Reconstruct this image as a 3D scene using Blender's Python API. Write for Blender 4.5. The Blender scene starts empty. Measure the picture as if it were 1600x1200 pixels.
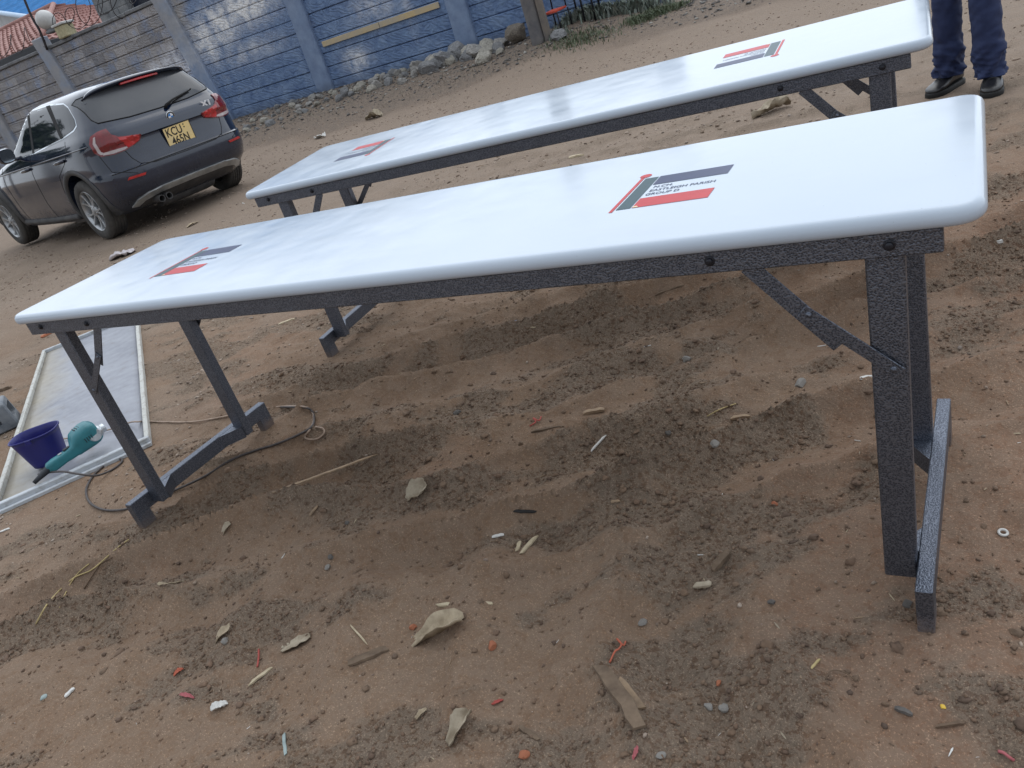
import bpy, bmesh, math, random
import numpy as np
from mathutils import Vector, Matrix, Euler
from mathutils.bvhtree import BVHTree
random.seed(7); RNG = np.random.RandomState(11)
PI = math.pi
scene = bpy.context.scene
COL = scene.collection

# ---------------------------------------------------------------- camera
F = 1217.1
CAM = np.array([2.4148, -1.1477, 1.17766])
CR = np.array([[0.853907, 0.437085, -0.282488], [0.015796, 0.520784, 0.853542], [-0.520186, 0.733308, -0.437797]])
cam_d = bpy.data.cameras.new('camera'); cam = bpy.data.objects.new('camera', cam_d); COL.objects.link(cam)
cam_d.sensor_width = 36.0; cam_d.lens = F / 1600 * 36; cam_d.clip_end = 2000; cam_d.clip_start = 0.05
M = Matrix(((CR[0][0], CR[1][0], -CR[2][0], CAM[0]), (CR[0][1], CR[1][1], -CR[2][1], CAM[1]), (CR[0][2], CR[1][2], -CR[2][2], CAM[2]), (0, 0, 0, 1)))
cam.matrix_world = M
scene.camera = cam

# ---------------------------------------------------------------- helpers
def tag(o, label=None, cat=None, group=None, kind=None):
    if label: o['label'] = label
    if cat: o['category'] = cat
    if group: o['group'] = group
    if kind: o['kind'] = kind
    return o

def link(name, bm, mats, parent=None, smooth=False, angle=None):
    me = bpy.data.meshes.new(name)
    bm.normal_update()
    bm.to_mesh(me); bm.free()
    for m in (mats if isinstance(mats, (list, tuple)) else [mats]): me.materials.append(m)
    if smooth:
        me.polygons.foreach_set('use_smooth', [True] * len(me.polygons))
        if angle: me.set_sharp_from_angle(angle=math.radians(angle))
    o = bpy.data.objects.new(name, me); COL.objects.link(o)
    if parent: o.parent = parent
    return o

def empty(name, loc=(0, 0, 0), rot=(0, 0, 0)):
    o = bpy.data.objects.new(name, None); COL.objects.link(o)
    o.location = loc; o.rotation_euler = rot; o.empty_display_size = .1
    return o

def dup(o, parent=None):
    c = o.copy(); COL.objects.link(c)
    if parent is not None: c.parent = parent
    for ch in o.children: dup(ch, c)
    return c

def box(bm, lo, hi, bev=0, mi=0, mat=None, seg=1):
    lo = Vector(lo); hi = Vector(hi); c = (lo + hi) / 2; s = hi - lo
    t = bmesh.new()
    bmesh.ops.create_cube(t, size=1)
    for v in t.verts: v.co = Vector((v.co.x * s.x, v.co.y * s.y, v.co.z * s.z))
    if bev: bmesh.ops.bevel(t, geom=list(t.edges), offset=bev, segments=seg, profile=.6, affect='EDGES')
    for v in t.verts:
        v.co = v.co + c
        if mat is not None: v.co = mat @ v.co
    merge(bm, t, mi)

def merge(bm, t, mi=0):
    vs = {}
    for v in t.verts: vs[v] = bm.verts.new(v.co)
    for f in t.faces:
        try:
            nf = bm.faces.new([vs[v] for v in f.verts]); nf.material_index = mi; nf.smooth = f.smooth
        except ValueError: pass
    t.free()

def prism(bm, pts, axis, a, b, mi=0, bev=0):
    """polygon pts (2D) extruded along axis from a to b; axis 'x': pts=(y,z); 'y': pts=(x,z); 'z': pts=(x,y)"""
    def P(p, t):
        return {'x': (t, p[0], p[1]), 'y': (p[0], t, p[1]), 'z': (p[0], p[1], t)}[axis]
    t = bmesh.new()
    A = [t.verts.new(P(p, a)) for p in pts]; B = [t.verts.new(P(p, b)) for p in pts]
    t.faces.new(A); t.faces.new(B[::-1])
    n = len(pts)
    for i in range(n): t.faces.new((A[i], B[i], B[(i + 1) % n], A[(i + 1) % n]))
    bmesh.ops.recalc_face_normals(t, faces=t.faces)
    if bev: bmesh.ops.bevel(t, geom=list(t.edges), offset=bev, segments=1, affect='EDGES')
    merge(bm, t, mi)

def loft(bm, rings, cap0=True, cap1=True, mi=0, closed=True):
    R = [[bm.verts.new(p) for p in r] for r in rings]
    n = len(R[0])
    for a, b in zip(R, R[1:]):
        for i in range(n if closed else n - 1):
            j = (i + 1) % n
            f = bm.faces.new((a[i], a[j], b[j], b[i])); f.material_index = mi; f.smooth = True
    if cap0: f = bm.faces.new(R[0][::-1]); f.material_index = mi
    if cap1: f = bm.faces.new(R[-1]); f.material_index = mi
    return R

def lathe(bm, prof, n=24, mat=None, mi=0, cap0=False, cap1=False):
    """prof: (r, z) list round the z axis"""
    rings = []
    for r, z in prof:
        ring = []
        for i in range(n):
            a = 2 * PI * i / n; v = Vector((r * math.cos(a), r * math.sin(a), z))
            ring.append(mat @ v if mat is not None else v)
        rings.append(ring)
    loft(bm, rings, cap0, cap1, mi)

def tube(bm, pts, r, n=8, mi=0, cap=True):
    pts = [Vector(p) for p in pts]; rings = []
    prev = None
    for i, p in enumerate(pts):
        d = (pts[min(i + 1, len(pts) - 1)] - pts[max(i - 1, 0)])
        if d.length < 1e-9: d = Vector((0, 0, 1))
        d.normalize()
        if prev is None:
            u = d.cross(Vector((0, 0, 1)) if abs(d.z) < .9 else Vector((1, 0, 0))).normalized()
        else:
            u = (prev - d * prev.dot(d)).normalized()
        prev = u; w = d.cross(u)
        rr = r[i] if isinstance(r, (list, tuple)) else r
        rings.append([p + (u * math.cos(2 * PI * k / n) + w * math.sin(2 * PI * k / n)) * rr for k in range(n)])
    loft(bm, rings, cap, cap, mi)

def catmull(pts, n=8):
    P = [np.array(p, float) for p in pts]; P = [2 * P[0] - P[1]] + P + [2 * P[-1] - P[-2]]
    out = []
    for i in range(1, len(P) - 2):
        for k in range(n):
            t = k / n
            out.append(.5 * (2 * P[i] + (P[i + 1] - P[i - 1]) * t + (2 * P[i - 1] - 5 * P[i] + 4 * P[i + 1] - P[i + 2]) * t * t + (-P[i - 1] + 3 * P[i] - 3 * P[i + 1] + P[i + 2]) * t ** 3))
    out.append(P[-2]); return out

def text_mesh(txt, size, sx=1.0, mat=None, bold=0.0, align='LEFT', shear=0, extrude=0.0):
    cu = bpy.data.curves.new('t', 'FONT'); cu.body = txt; cu.size = size; cu.offset = bold; cu.shear = shear
    cu.align_x = align; cu.extrude = extrude; cu.resolution_u = 3
    o = bpy.data.objects.new('t', cu); COL.objects.link(o)
    dg = bpy.context.evaluated_depsgraph_get(); dg.update()
    me = bpy.data.meshes.new_from_object(o.evaluated_get(dg))
    t = bmesh.new(); t.from_mesh(me)
    bpy.data.objects.remove(o); bpy.data.curves.remove(cu); bpy.data.meshes.remove(me)
    for v in t.verts:
        v.co.x *= sx
        if mat is not None: v.co = mat @ v.co
    return t

# ---------------------------------------------------------------- numpy gradient noise
_perm = RNG.permutation(512); _perm = np.concatenate([_perm, _perm, _perm])
_ga = RNG.rand(512) * 2 * PI
def pnoise(x, y):
    xi = np.floor(x).astype(int); yi = np.floor(y).astype(int); xf = x - xi; yf = y - yi
    def g(ix, iy, dx, dy):
        h = _perm[(_perm[ix & 511] + iy) & 511]; a = _ga[h]
        return np.cos(a) * dx + np.sin(a) * dy
    u = xf ** 3 * (xf * (xf * 6 - 15) + 10); v = yf ** 3 * (yf * (yf * 6 - 15) + 10)
    a = g(xi, yi, xf, yf); b = g(xi + 1, yi, xf - 1, yf); c = g(xi, yi + 1, xf, yf - 1); d = g(xi + 1, yi + 1, xf - 1, yf - 1)
    return (a * (1 - u) + b * u) * (1 - v) + (c * (1 - u) + d * u) * v
def fbm(x, y, o=4, g=.5):
    s = 0; a = 1
    for i in range(o):
        s = s + a * pnoise(x * 2 ** i + 17.3 * i, y * 2 ** i - 9.1 * i); a *= g
    return s
def sstep(a, b, x):
    t = np.clip((x - a) / (b - a), 0, 1); return t * t * (3 - 2 * t)

WX = [-40, -20, -11.7, -9, -7.2, -5.3, -4.3, -3, -2, -1, 3, 40]
WZ = [.3, .3, .36, .39, .37, .34, .32, .40, .28, .18, .15, .15]
def h_macro(x, y):
    return np.interp(x, WX, WZ) * sstep(8.3, 11.8, y)
FLAT = []      # (x, y, radius, height) places where the ground was trodden level under a thing
for (fx, fy) in ((.06, -.04), (.08, .53), (2.32, -.03), (2.33, .53)): FLAT.append((fx, fy, .12, .007))
for (fx, fy) in ((.0, 1.1), (.0, 1.7), (2.25, 1.2), (2.25, 1.8)): FLAT.append((fx, fy, .15, .009))
for (fx, fy) in ((-6.0, 4.2), (-8.7, 4.72), (-5.67, 5.84), (-8.37, 6.38)): FLAT.append((fx, fy, .35, .004))
FLAT.append((2.24, 3.80, .25, .0)); FLAT.append((2.49, 3.74, .25, .0))
for k in range(8): FLAT.append((-.66 - .27 * k + 0, .15 + .196 * k, .42, .002))
FLAT.append((-1.86, .44, .25, .0))

def roughsoil(x, y):
    """where loose crumbly soil lies (1) and where the silt is smooth (0)"""
    u = .87 * x + .49 * y; v = -.49 * x + .87 * y
    return sstep(-.02, .26, fbm(u * 1.5 + 8, v * 3.6 + 3, 5, .6) + .35 * fbm(x * 6 + 1, y * 6, 3))
def height(x, y):
    x = np.asarray(x, float); y = np.asarray(y, float)
    near = 1 - sstep(3.0, 7.0, np.hypot(x - 1.2, y - .4))
    h = h_macro(x, y)
    q = .022 * fbm(x * 1.3 + 3, y * 1.3, 2)
    # wheel and water ridges running under the tables
    u = .87 * x + .49 * y; v = -.49 * x + .87 * y
    w = v + .10 * fbm(u * 1.1, v * 1.5, 2)
    rid = 1 - np.abs(np.sin(w * PI / .235)) ** .75
    rm = sstep(-.9, -.45, v) * (1 - sstep(.55, 1.25, v)) * (.35 + .65 * sstep(-.25, .3, fbm(u * .9 + 5, v * 2.2 + 1, 2)))
    q = q + .104 * rm * (rid - .4) * sstep(-.6, .3, x) * (1 - sstep(3.0, 4.0, x))
    # foreground heel marks and furrows running towards the camera
    u2 = .45 * x - .89 * y; v2 = .89 * x + .45 * y
    w2 = v2 + .12 * fbm(u2 * 1.7 + 9, v2 * 1.7, 2)
    rid2 = 1 - np.abs(np.sin(w2 * PI / .30)) ** .8
    fm = (1 - sstep(-.15, .35, y - .25 * (x - 1.5))) * sstep(.3, 1.1, x)
    q = q + .060 * fm * (rid2 - .4) * (.3 + .7 * sstep(-.2, .3, fbm(x * 1.6, y * 1.6 + 4, 2)))
    lump = fbm(x * 5 + 2, y * 5, 3, .5)
    q = q + .028 * lump * near + .006 * fbm(x * 4, y * 4, 2) * (1 - near)
    cl = fbm(x * 15, y * 15 + 7, 3, .55)
    rough = roughsoil(x, y)
    q = q + near * (.0055 * cl * (.5 + rough) + .014 * rough * (np.abs(fbm(x * 24 + 1, y * 24, 3)) - .15))
    q = q + (1 - near) * .02 * fbm(x * 2.5, y * 2.5, 3) * sstep(8, 10, y)
    for fx, fy, fr, fh in FLAT:
        k = np.exp(-(((x - fx) ** 2 + (y - fy) ** 2) / fr ** 2) ** 2)
        q = q * (1 - k) + fh * k
    return h + q
def axis(lo, hi, step, gr, far0, far1):
    mid = list(np.arange(lo, hi + step / 2, step)); a = []; s_ = step; x = lo
    while x > far0: s_ = min(s_ * gr, 8) if abs(x) > 30 else s_ * gr; x -= s_; a.append(x)
    b = []; s_ = step; x = mid[-1]
    while x < far1: s_ = s_ * gr; x += s_; b.append(x)
    return np.array(a[::-1] + mid + b)
gx = axis(-.95, 2.75, .0115, 1.022, -260, 200); gy = axis(-.85, 1.75, .0115, 1.022, -160, 280)
GX, GY = np.meshgrid(gx, gy, indexing='xy'); GZ = height(GX, GY)
import bisect
_gx, _gy = gx.tolist(), gy.tolist()
def gh(x, y):
    """height of the built ground sheet at one point"""
    i = min(max(bisect.bisect_right(_gx, x) - 1, 0), len(_gx) - 2); j = min(max(bisect.bisect_right(_gy, y) - 1, 0), len(_gy) - 2)
    u = (x - _gx[i]) / (_gx[i + 1] - _gx[i]); v = (y - _gy[j]) / (_gy[j + 1] - _gy[j])
    a, b, c, d = GZ[j, i], GZ[j, i + 1], GZ[j + 1, i], GZ[j + 1, i + 1]
    return float((a * (1 - u) + b * u) * (1 - v) + (c * (1 - u) + d * u) * v)
def at(px, py, dz=0.0):
    """world point where the ground lies under this picture pixel"""
    d = CR[0] * (px - 800) / F + CR[1] * (600 - py) / F + CR[2]
    t = 0.3; dt = .02
    P = CAM
    while t < 60:
        P = CAM + d * t
        if P[2] < gh(P[0], P[1]): break
        t += dt * (1 + t * .5)
    lo, hi = t - dt * (1 + t * .5), t
    for _ in range(18):
        m = (lo + hi) / 2; P = CAM + d * m
        if P[2] < gh(P[0], P[1]): hi = m
        else: lo = m
    P = CAM + d * hi
    return Vector((P[0], P[1], P[2] + dz))
def at_wall(px, py):
    """like at(), for things along the foot of the wall: never behind its face"""
    p = at(px, py)
    if p.y > 11.55:
        d = CR[0] * (px - 800) / F + CR[1] * (600 - py) / F + CR[2]; q = CAM + d * (11.5 - CAM[1]) / d[1]
        p = Vector((q[0], 11.5, gh(q[0], 11.5)))
    return p
def on_y(px, py, Y):
    d = CR[0] * (px - 800) / F + CR[1] * (600 - py) / F + CR[2]
    return Vector(CAM + d * (Y - CAM[1]) / d[1])

# ---------------------------------------------------------------- materials
def mat(name, col, rough=.6, metal=0.0, var=0.0, vscale=8.0, bump=0.0, bscale=60.0, col2=None, spec=None, coat=0.0, detail=6, lo=.35, hi=.65, emit=None, bdist=.01, coord='Object'):
    m = bpy.data.materials.new(name); m.use_nodes = True
    nt = m.node_tree; b = nt.nodes['Principled BSDF']
    b.inputs['Base Color'].default_value = (*col, 1); b.inputs['Roughness'].default_value = rough; b.inputs['Metallic'].default_value = metal
    if spec is not None: b.inputs['Specular IOR Level'].default_value = spec
    if coat: b.inputs['Coat Weight'].default_value = coat; b.inputs['Coat Roughness'].default_value = .05
    tc = nt.nodes.new('ShaderNodeTexCoord')
    if var or col2:
        n = nt.nodes.new('ShaderNodeTexNoise'); n.inputs['Scale'].default_value = vscale; n.inputs['Detail'].default_value = detail; n.inputs['Roughness'].default_value = .65
        r = nt.nodes.new('ShaderNodeValToRGB'); r.color_ramp.elements[0].position = lo; r.color_ramp.elements[1].position = hi
        c2 = col2 or tuple(min(1, c * (1 + var)) for c in col); c1 = col if col2 else tuple(c * (1 - var) for c in col)
        r.color_ramp.elements[0].color = (*c1, 1); r.color_ramp.elements[1].color = (*c2, 1)
        nt.links.new(tc.outputs[coord], n.inputs['Vector']); nt.links.new(n.outputs['Fac'], r.inputs['Fac']); nt.links.new(r.outputs['Color'], b.inputs['Base Color'])
    if bump:
        n2 = nt.nodes.new('ShaderNodeTexNoise'); n2.inputs['Scale'].default_value = bscale; n2.inputs['Detail'].default_value = 5
        bp = nt.nodes.new('ShaderNodeBump'); bp.inputs['Strength'].default_value = bump; bp.inputs['Distance'].default_value = bdist
        nt.links.new(tc.outputs[coord], n2.inputs['Vector']); nt.links.new(n2.outputs['Fac'], bp.inputs['Height']); nt.links.new(bp.outputs['Normal'], b.inputs['Normal'])
    if emit: b.inputs['Emission Color'].default_value = (*emit, 1); b.inputs['Emission Strength'].default_value = 1
    return m

class NT:
    """tiny node-graph builder"""
    def __init__(s, name):
        s.m = bpy.data.materials.new(name); s.m.use_nodes = True; s.t = s.m.node_tree; s.b = s.t.nodes['Principled BSDF']
        s.tc = s.t.nodes.new('ShaderNodeTexCoord')
    def set(s, k, v):
        if hasattr(v, 'is_output'): s.t.links.new(v, s.b.inputs[k])
        else: s.b.inputs[k].default_value = v
    def _in(s, n, k, v):
        if v is None: return
        if hasattr(v, 'is_output'): s.t.links.new(v, n.inputs[k])
        else: n.inputs[k].default_value = v
    def noise(s, scale, detail=5, rough=.6, vec=None, dist=0):
        n = s.t.nodes.new('ShaderNodeTexNoise'); n.inputs['Scale'].default_value = scale; n.inputs['Detail'].default_value = detail; n.inputs['Roughness'].default_value = rough; n.inputs['Distortion'].default_value = dist
        s.t.links.new(vec or s.tc.outputs['Object'], n.inputs['Vector']); return n.outputs['Fac']
    def voro(s, scale, vec=None, feature='F1', rnd=1):
        n = s.t.nodes.new('ShaderNodeTexVoronoi'); n.feature = feature; n.inputs['Scale'].default_value = scale; n.inputs['Randomness'].default_value = rnd
        s.t.links.new(vec or s.tc.outputs['Object'], n.inputs['Vector']); return n
    def ramp(s, f, a, b, ca=(0, 0, 0, 1), cb=(1, 1, 1, 1)):
        n = s.t.nodes.new('ShaderNodeValToRGB'); e = n.color_ramp.elements; e[0].position = a; e[1].position = b
        e[0].color = ca if len(ca) == 4 else (*ca, 1); e[1].color = cb if len(cb) == 4 else (*cb, 1)
        s.t.links.new(f, n.inputs['Fac']); return n.outputs['Color']
    def mix(s, f, a, b, mode='MIX'):
        n = s.t.nodes.new('ShaderNodeMix'); n.data_type = 'RGBA'; n.blend_type = mode
        s._in(n, 0, f)
        for i, v in ((6, a), (7, b)):
            if hasattr(v, 'is_output'): s.t.links.new(v, n.inputs[i])
            else: n.inputs[i].default_value = v if len(v) == 4 else (*v, 1)
        return n.outputs[2]
    def math(s, op, a, b=None, clamp=False):
        n = s.t.nodes.new('ShaderNodeMath'); n.operation = op; n.use_clamp = clamp
        s._in(n, 0, a); s._in(n, 1, b); return n.outputs[0]
    def sep(s, vec=None):
        n = s.t.nodes.new('ShaderNodeSeparateXYZ'); s.t.links.new(vec or s.tc.outputs['Object'], n.inputs[0]); return n.outputs
    def mapr(s, v, a, b, c=0, d=1):
        n = s.t.nodes.new('ShaderNodeMapRange'); n.inputs[1].default_value = a; n.inputs[2].default_value = b; n.inputs[3].default_value = c; n.inputs[4].default_value = d
        s.t.links.new(v, n.inputs[0]); return n.outputs[0]
    def mapping(s, scale=(1, 1, 1), rot=(0, 0, 0), loc=(0, 0, 0), vec=None):
        n = s.t.nodes.new('ShaderNodeMapping'); n.inputs['Scale'].default_value = scale; n.inputs['Rotation'].default_value = rot; n.inputs['Location'].default_value = loc
        s.t.links.new(vec or s.tc.outputs['Object'], n.inputs['Vector']); return n.outputs[0]
    def attr(s, name):
        n = s.t.nodes.new('ShaderNodeAttribute'); n.attribute_name = name; return n
    def bump(s, h, strength=.5, dist=.01, normal=None):
        n = s.t.nodes.new('ShaderNodeBump'); n.inputs['Strength'].default_value = strength; n.inputs['Distance'].default_value = dist
        s.t.links.new(h, n.inputs['Height'])
        if normal: s.t.links.new(normal, n.inputs['Normal'])
        return n.outputs[0]

def hammer_paint():
    s = NT('hammered_charcoal_paint')
    v = s.voro(330); n = s.noise(500, 3)
    f = s.math('MULTIPLY', v.outputs['Distance'], 1.0)
    spk = s.ramp(s.math('ADD', f, s.math('MULTIPLY', n, .5)), .35, .95)
    big = s.noise(5, 4)
    c = s.mix(spk, (.036, .043, .060), (.18, .20, .245))
    c = s.mix(s.math('MULTIPLY', s.ramp(big, .5, .8), .3), c, (.10, .10, .108))
    z = s.sep()[2]; dn = s.noise(14, 6, .7)
    d = s.ramp(s.math('ADD', s.math('MULTIPLY', z, 6.0), s.math('MULTIPLY', dn, .9)), .52, .78, (1, 1, 1, 1), (0, 0, 0, 1))      # soil splashed on the feet
    c = s.mix(s.math('MULTIPLY', d, .7), c, (.19, .13, .09)); s.set('Metallic', s.math('SUBTRACT', .85, s.math('MULTIPLY', d, .7)))
    s.set('Base Color', c); s.set('Roughness', s.mapr(n, .3, .7, .34, .48))
    s.set('Normal', s.bump(f, .5, .0016))
    return s.m
def gelcoat():
    s = NT('white_gelcoat')
    n = s.noise(1.6, 4); n2 = s.noise(9, 5, .6)
    c = s.mix(s.ramp(n, .35, .7), (.475, .540, .620), (.450, .522, .605))
    c = s.mix(s.math('MULTIPLY', s.ramp(n2, .60, .72), .10), c, (.60, .64, .62))
    sp = s.noise(260, 2, .5); c = s.mix(s.math('MULTIPLY', s.ramp(sp, .775, .80), .8), c, (.10, .09, .08))
    sm = s.noise(3.1, 6, .7, s.mapping((1, 5, 1), (0, 0, .3))); c = s.mix(s.math('MULTIPLY', s.ramp(sm, .56, .74), .09), c, (.40, .39, .36))
    n2 = s.math('ADD', n2, s.math('MULTIPLY', s.ramp(sm, .5, .7), .12))
    s.set('Base Color', c); s.set('Roughness', s.mapr(n2, .35, .65, .10, .17)); s.set('Specular IOR Level', .42)
    w = s.noise(4.5, 2); s.set('Normal', s.bump(w, .07, .02))
    return s.m
M_PAINT = hammer_paint(); M_GEL = gelcoat()
M_RED = mat('flag_red', (.48, .022, .028), .35, var=.06, vscale=30, spec=.22)
M_GREEN = mat('flag_dark_green', (.016, .058, .075), .35, var=.08, vscale=30, spec=.22)
M_NAVY = mat('flag_navy', (.016, .030, .095), .35, var=.08, vscale=30, spec=.22)
M_BLACK = mat('black_rubber', (.012, .012, .013), .6, var=.3, vscale=40)
M_STEEL = mat('dull_steel', (.35, .35, .36), .35, 1.0, var=.2, vscale=60)
M_BOLT = mat('painted_bolt', (.02, .022, .03), .35, .3, var=.2, vscale=90)
# ================================================================ TABLES
L = 2.3675; ZT = .7305; ZB = .6915; TOPZ = .76; OX = .046; OY = .0144; TW = .610
def slab(bm, x0, x1, y0, y1, z0, z1, rad=.042):
    """solid sheet with rounded corners and a full soft edge"""
    def outline(inset):
        pts = []
        r = max(rad - inset, .004)
        for cx, cy, a0 in ((x1 - inset - r, y1 - inset - r, 0), (x0 + inset + r, y1 - inset - r, 90), (x0 + inset + r, y0 + inset + r, 180), (x1 - inset - r, y0 + inset + r, 270)):
            for k in range(9):
                a = math.radians(a0 + 90 * k / 8); pts.append((cx + r * math.cos(a), cy + r * math.sin(a)))
        return pts
    rings = []
    zm = z0 + (z1 - z0) * .42
    prof = [(.026, z0)]
    for k in range(7):
        a = -PI / 2 + (PI / 2) * k / 6; prof.append((.012 * (1 - math.cos(a)), zm + (zm - z0) * math.sin(a)))
    for k in range(1, 10):
        a = (PI / 2) * k / 9; prof.append((.014 * (1 - math.cos(a)), zm + (z1 - zm) * math.sin(a)))
    prof += [(.017, z1), (.022, z1)]
    for ins, z in prof: rings.append([Vector((p[0], p[1], z)) for p in outline(ins)])
    loft(bm, rings)

def flag(parent, x0, y0, flip):
    """flag emblem with its lettering: 0.19 m square, pole at x0, foot at y0"""
    bm = bmesh.new()
    def q(a, b, c, d, mi):
        f = bm.faces.new([bm.verts.new((p[0], p[1], 0)) for p in ((a, b), (c, b), (c, d), (a, d))]); f.material_index = mi
    q(0, -.006, .0075, .195, 0)
    vs = [bm.verts.new((.006 + .0125 * math.cos(a), .205 + .0125 * math.sin(a), 0)) for a in [2 * PI * k / 20 for k in range(20)]]; bm.faces.new(vs).material_index = 0
    q(.0115, .004, .0405, .186, 1)
    q(.0435, .134, .192, .187, 2)
    q(.0435, .004, .187, .056, 0)
    f = bm.faces.new([bm.verts.new((p[0], p[1], .0003)) for p in ((.0445, .005), (.056, .005), (.051, .013), (.0445, .013))]); f.material_index = 3
    for i, tx in enumerate(('N.CH.', 'EASTLEIGH PARISH', 'GROUP D')):
        merge(bm, text_mesh(tx, .0180, .86, Matrix.Translation((.050 - .0015 * i, .1125 - .0215 * i, 0)), bold=.0002), 2)
    o = link('flag_emblem', bm, [M_RED, M_GREEN, M_NAVY, M_CREAM], parent)
    o.location = (x0, y0, TOPZ + .0006)
    if flip: o.rotation_euler = (0, 0, PI)
    return o
M_CREAM = mat('cream_print', (.75, .55, .3), .3, var=.1)

def bar(bm, a, b, w, y0, y1, mi=0):
    """flat bar in the x-z plane from a to b, width w, between y0 and y1"""
    a = Vector(a); b = Vector(b); d = (b - a).normalized(); n = Vector((-d.y, d.x)) * (w / 2)
    prism(bm, [tuple(a + n), tuple(b + n), tuple(b - n), tuple(a - n)], 'y', y0, y1, mi, bev=.0008)

def make_table(flags):
    root = empty('trestle_table')
    bm = bmesh.new(); slab(bm, -OX, L + OX + .007, -OY, -OY + TW, ZT, TOPZ)
    top = link('tabletop', bm, M_GEL, root, True)
    for f in flags: flag(top, *f)
    # steel frame under the top
    fy = .515
    bm = bmesh.new()
    box(bm, (0, 0, ZB), (L, .0285, ZT - .0006), .002)
    box(bm, (0, fy, ZB), (L, fy + .0285, ZT - .0006), .002)
    for x in (.002, .55, 1.16, 1.77, L - .03): box(bm, (x, .029, ZB + .002), (x + .028, fy - .0005, ZT - .001), .002)
    link('frame', bm, M_PAINT, root)
    def bolt(x, z):
        bm = bmesh.new(); R = Matrix.Rotation(PI / 2, 4, 'X')
        lathe(bm, [(.0001, 0), (.0085, 0), (.0085, .0012), (.0075, .0016), (.0001, .0016)], 20, Matrix.Translation((x, -.0003, z)) @ R)
        lathe(bm, [(.0062, .0014), (.0062, .005), (.005, .006), (.0001, .006)], 6, Matrix.Translation((x, -.0003, z)) @ R)
        link('bolt', bm, M_BOLT, root)
    for x, z in ((2.042, .7135), (2.300, .7105), (.300, .7115), (.071, .7155)): bolt(x, z)
    # legs: x at head, x at foot
    def leg(xa, xb, y0, y1):
        bm = bmesh.new(); w = .053; t = bmesh.new()
        box(t, (0, y0, .065), (w, y1, ZB + .012), .003)
        for v in t.verts:
            k = (v.co.z - .065) / (ZB - .065); v.co.x += xb + (xa - xb) * k
        merge(bm, t); link('leg', bm, M_PAINT, root)
    leg(.100, .0795, .0095, .040); leg(.100, .1005, .388, .420)
    leg(2.265, 2.251, .0095, .040); leg(2.266, 2.263, .388, .420)
    # foot beams, each outside its pair of legs, with a stub under either end and corner gussets
    def beam(xn, xf, w, side):
        ya, yb = -.060, .553
        t = bmesh.new()
        prism(t, [(ya, 0), (ya + .050, 0), (ya + .050, .054), (yb - .050, .054), (yb - .050, 0), (yb, 0), (yb, .104), (ya, .104)], 'x', 0, w, 0, .002)
        face = w if side < 0 else 0
        s = 1 if side < 0 else -1
        prism(t, [(face, .0405), (face + s * .050, .0405), (face, .105)], 'z', .060, .1035)
        prism(t, [(face, .3875), (face + s * .050, .3875), (face, .318)], 'z', .060, .1035)
        for v in t.verts: v.co.x += xn + (xf - xn) * (v.co.y - ya) / (yb - ya)
        bm = bmesh.new(); merge(bm, t); link('foot_beam', bm, M_PAINT, root)
    beam(.046, .070, .0305, -1); beam(2.3045, 2.318, .0275, 1)
    # folding braces of two riveted flat links
    for ya in (.003, .4215):
        for pts in (((2.097, .696), (2.220, .548), (2.170, .614), (2.302, .496)), ((.327, .696), (.236, .583), (.262, .612), (.126, .487))):
            bm = bmesh.new()
            bar(bm, pts[0], pts[1], .029, ya + .0032, ya + .0060)
            bar(bm, pts[2], pts[3], .022, ya, ya + .0030)
            for p in (pts[2], pts[3]):
                d = (Vector(pts[3]) - Vector(pts[2])).normalized() * (.012 if p is pts[2] else -.012)
                lathe(bm, [(.0055, 0), (.0045, .002), (.0001, .0026)], 10, Matrix.Translation((p[0] + d.x, ya, p[1] + d.y)) @ Matrix.Rotation(PI / 2, 4, 'X'))
            link('brace', bm, M_PAINT, root)
    return root
T1 = make_table([(1.8135, .176, False), (.4085, .172, False)])
tag(T1, 'long white glossy folding table on charcoal steel trestle legs, nearest to the viewer', 'table', 'white tables on steel trestles')
T2 = make_table([(2.012, .425, True), (.486, .385, True)])
T2.name = 'trestle_table'
T2.location = (-.1041, 1.1235, .003); T2.rotation_euler = (.038, -.001, .0554)
tag(T2, 'white glossy folding table further back, partly hidden behind the nearest one', 'table', 'white tables on steel trestles')
# ================================================================ PANEL, BUCKET, DRILL, CASE
P_O = Vector((-.843, -.058)); P_U = Vector((-.806, .592)); P_N = Vector((.592, .806))
P_ANG = math.atan2(P_U.y, P_U.x)
def sheet_mat():
    s = NT('chalky_sheet_metal')
    n = s.noise(2.2, 6, .65); n2 = s.noise(18, 5); xyz = s.sep()
    edge = s.mapr(xyz[1], -.30, -.57, 0, 1)      # rust coloured silt lies along the far rail
    st = s.math('ADD', s.ramp(n, .42, .72), s.math('MULTIPLY', edge, .0))
    silt = s.math('MULTIPLY', s.ramp(s.math('ADD', s.mapr(xyz[1], -.34, -.02, .12, .62), s.math('MULTIPLY', n, .5)), .62, .95), 1)
    c = s.mix(s.ramp(n, .35, .7), (.20, .21, .245), (.285, .295, .33))
    c = s.mix(silt, c, (.30, .26, .185))
    c = s.mix(s.math('MULTIPLY', s.ramp(n2, .58, .72), .45), c, (.22, .19, .15))
    s.set('Base Color', c); s.set('Roughness', s.mapr(n2, .3, .7, .35, .6)); s.set('Normal', s.bump(n, .2, .02))
    return s.m
M_SHEET = sheet_mat()
M_RAIL = mat('flaking_white_rail', (.48, .48, .45), .6, var=.0, vscale=30, col2=(.32, .30, .26), lo=.52, hi=.68, bump=.5, bscale=60, bdist=.004)
M_RAIL2 = mat('flaking_blue_grey_rail', (.46, .49, .52), .5, col2=(.30, .30, .29), vscale=25, lo=.5, hi=.7, bump=.4, bscale=50, bdist=.004)
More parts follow.
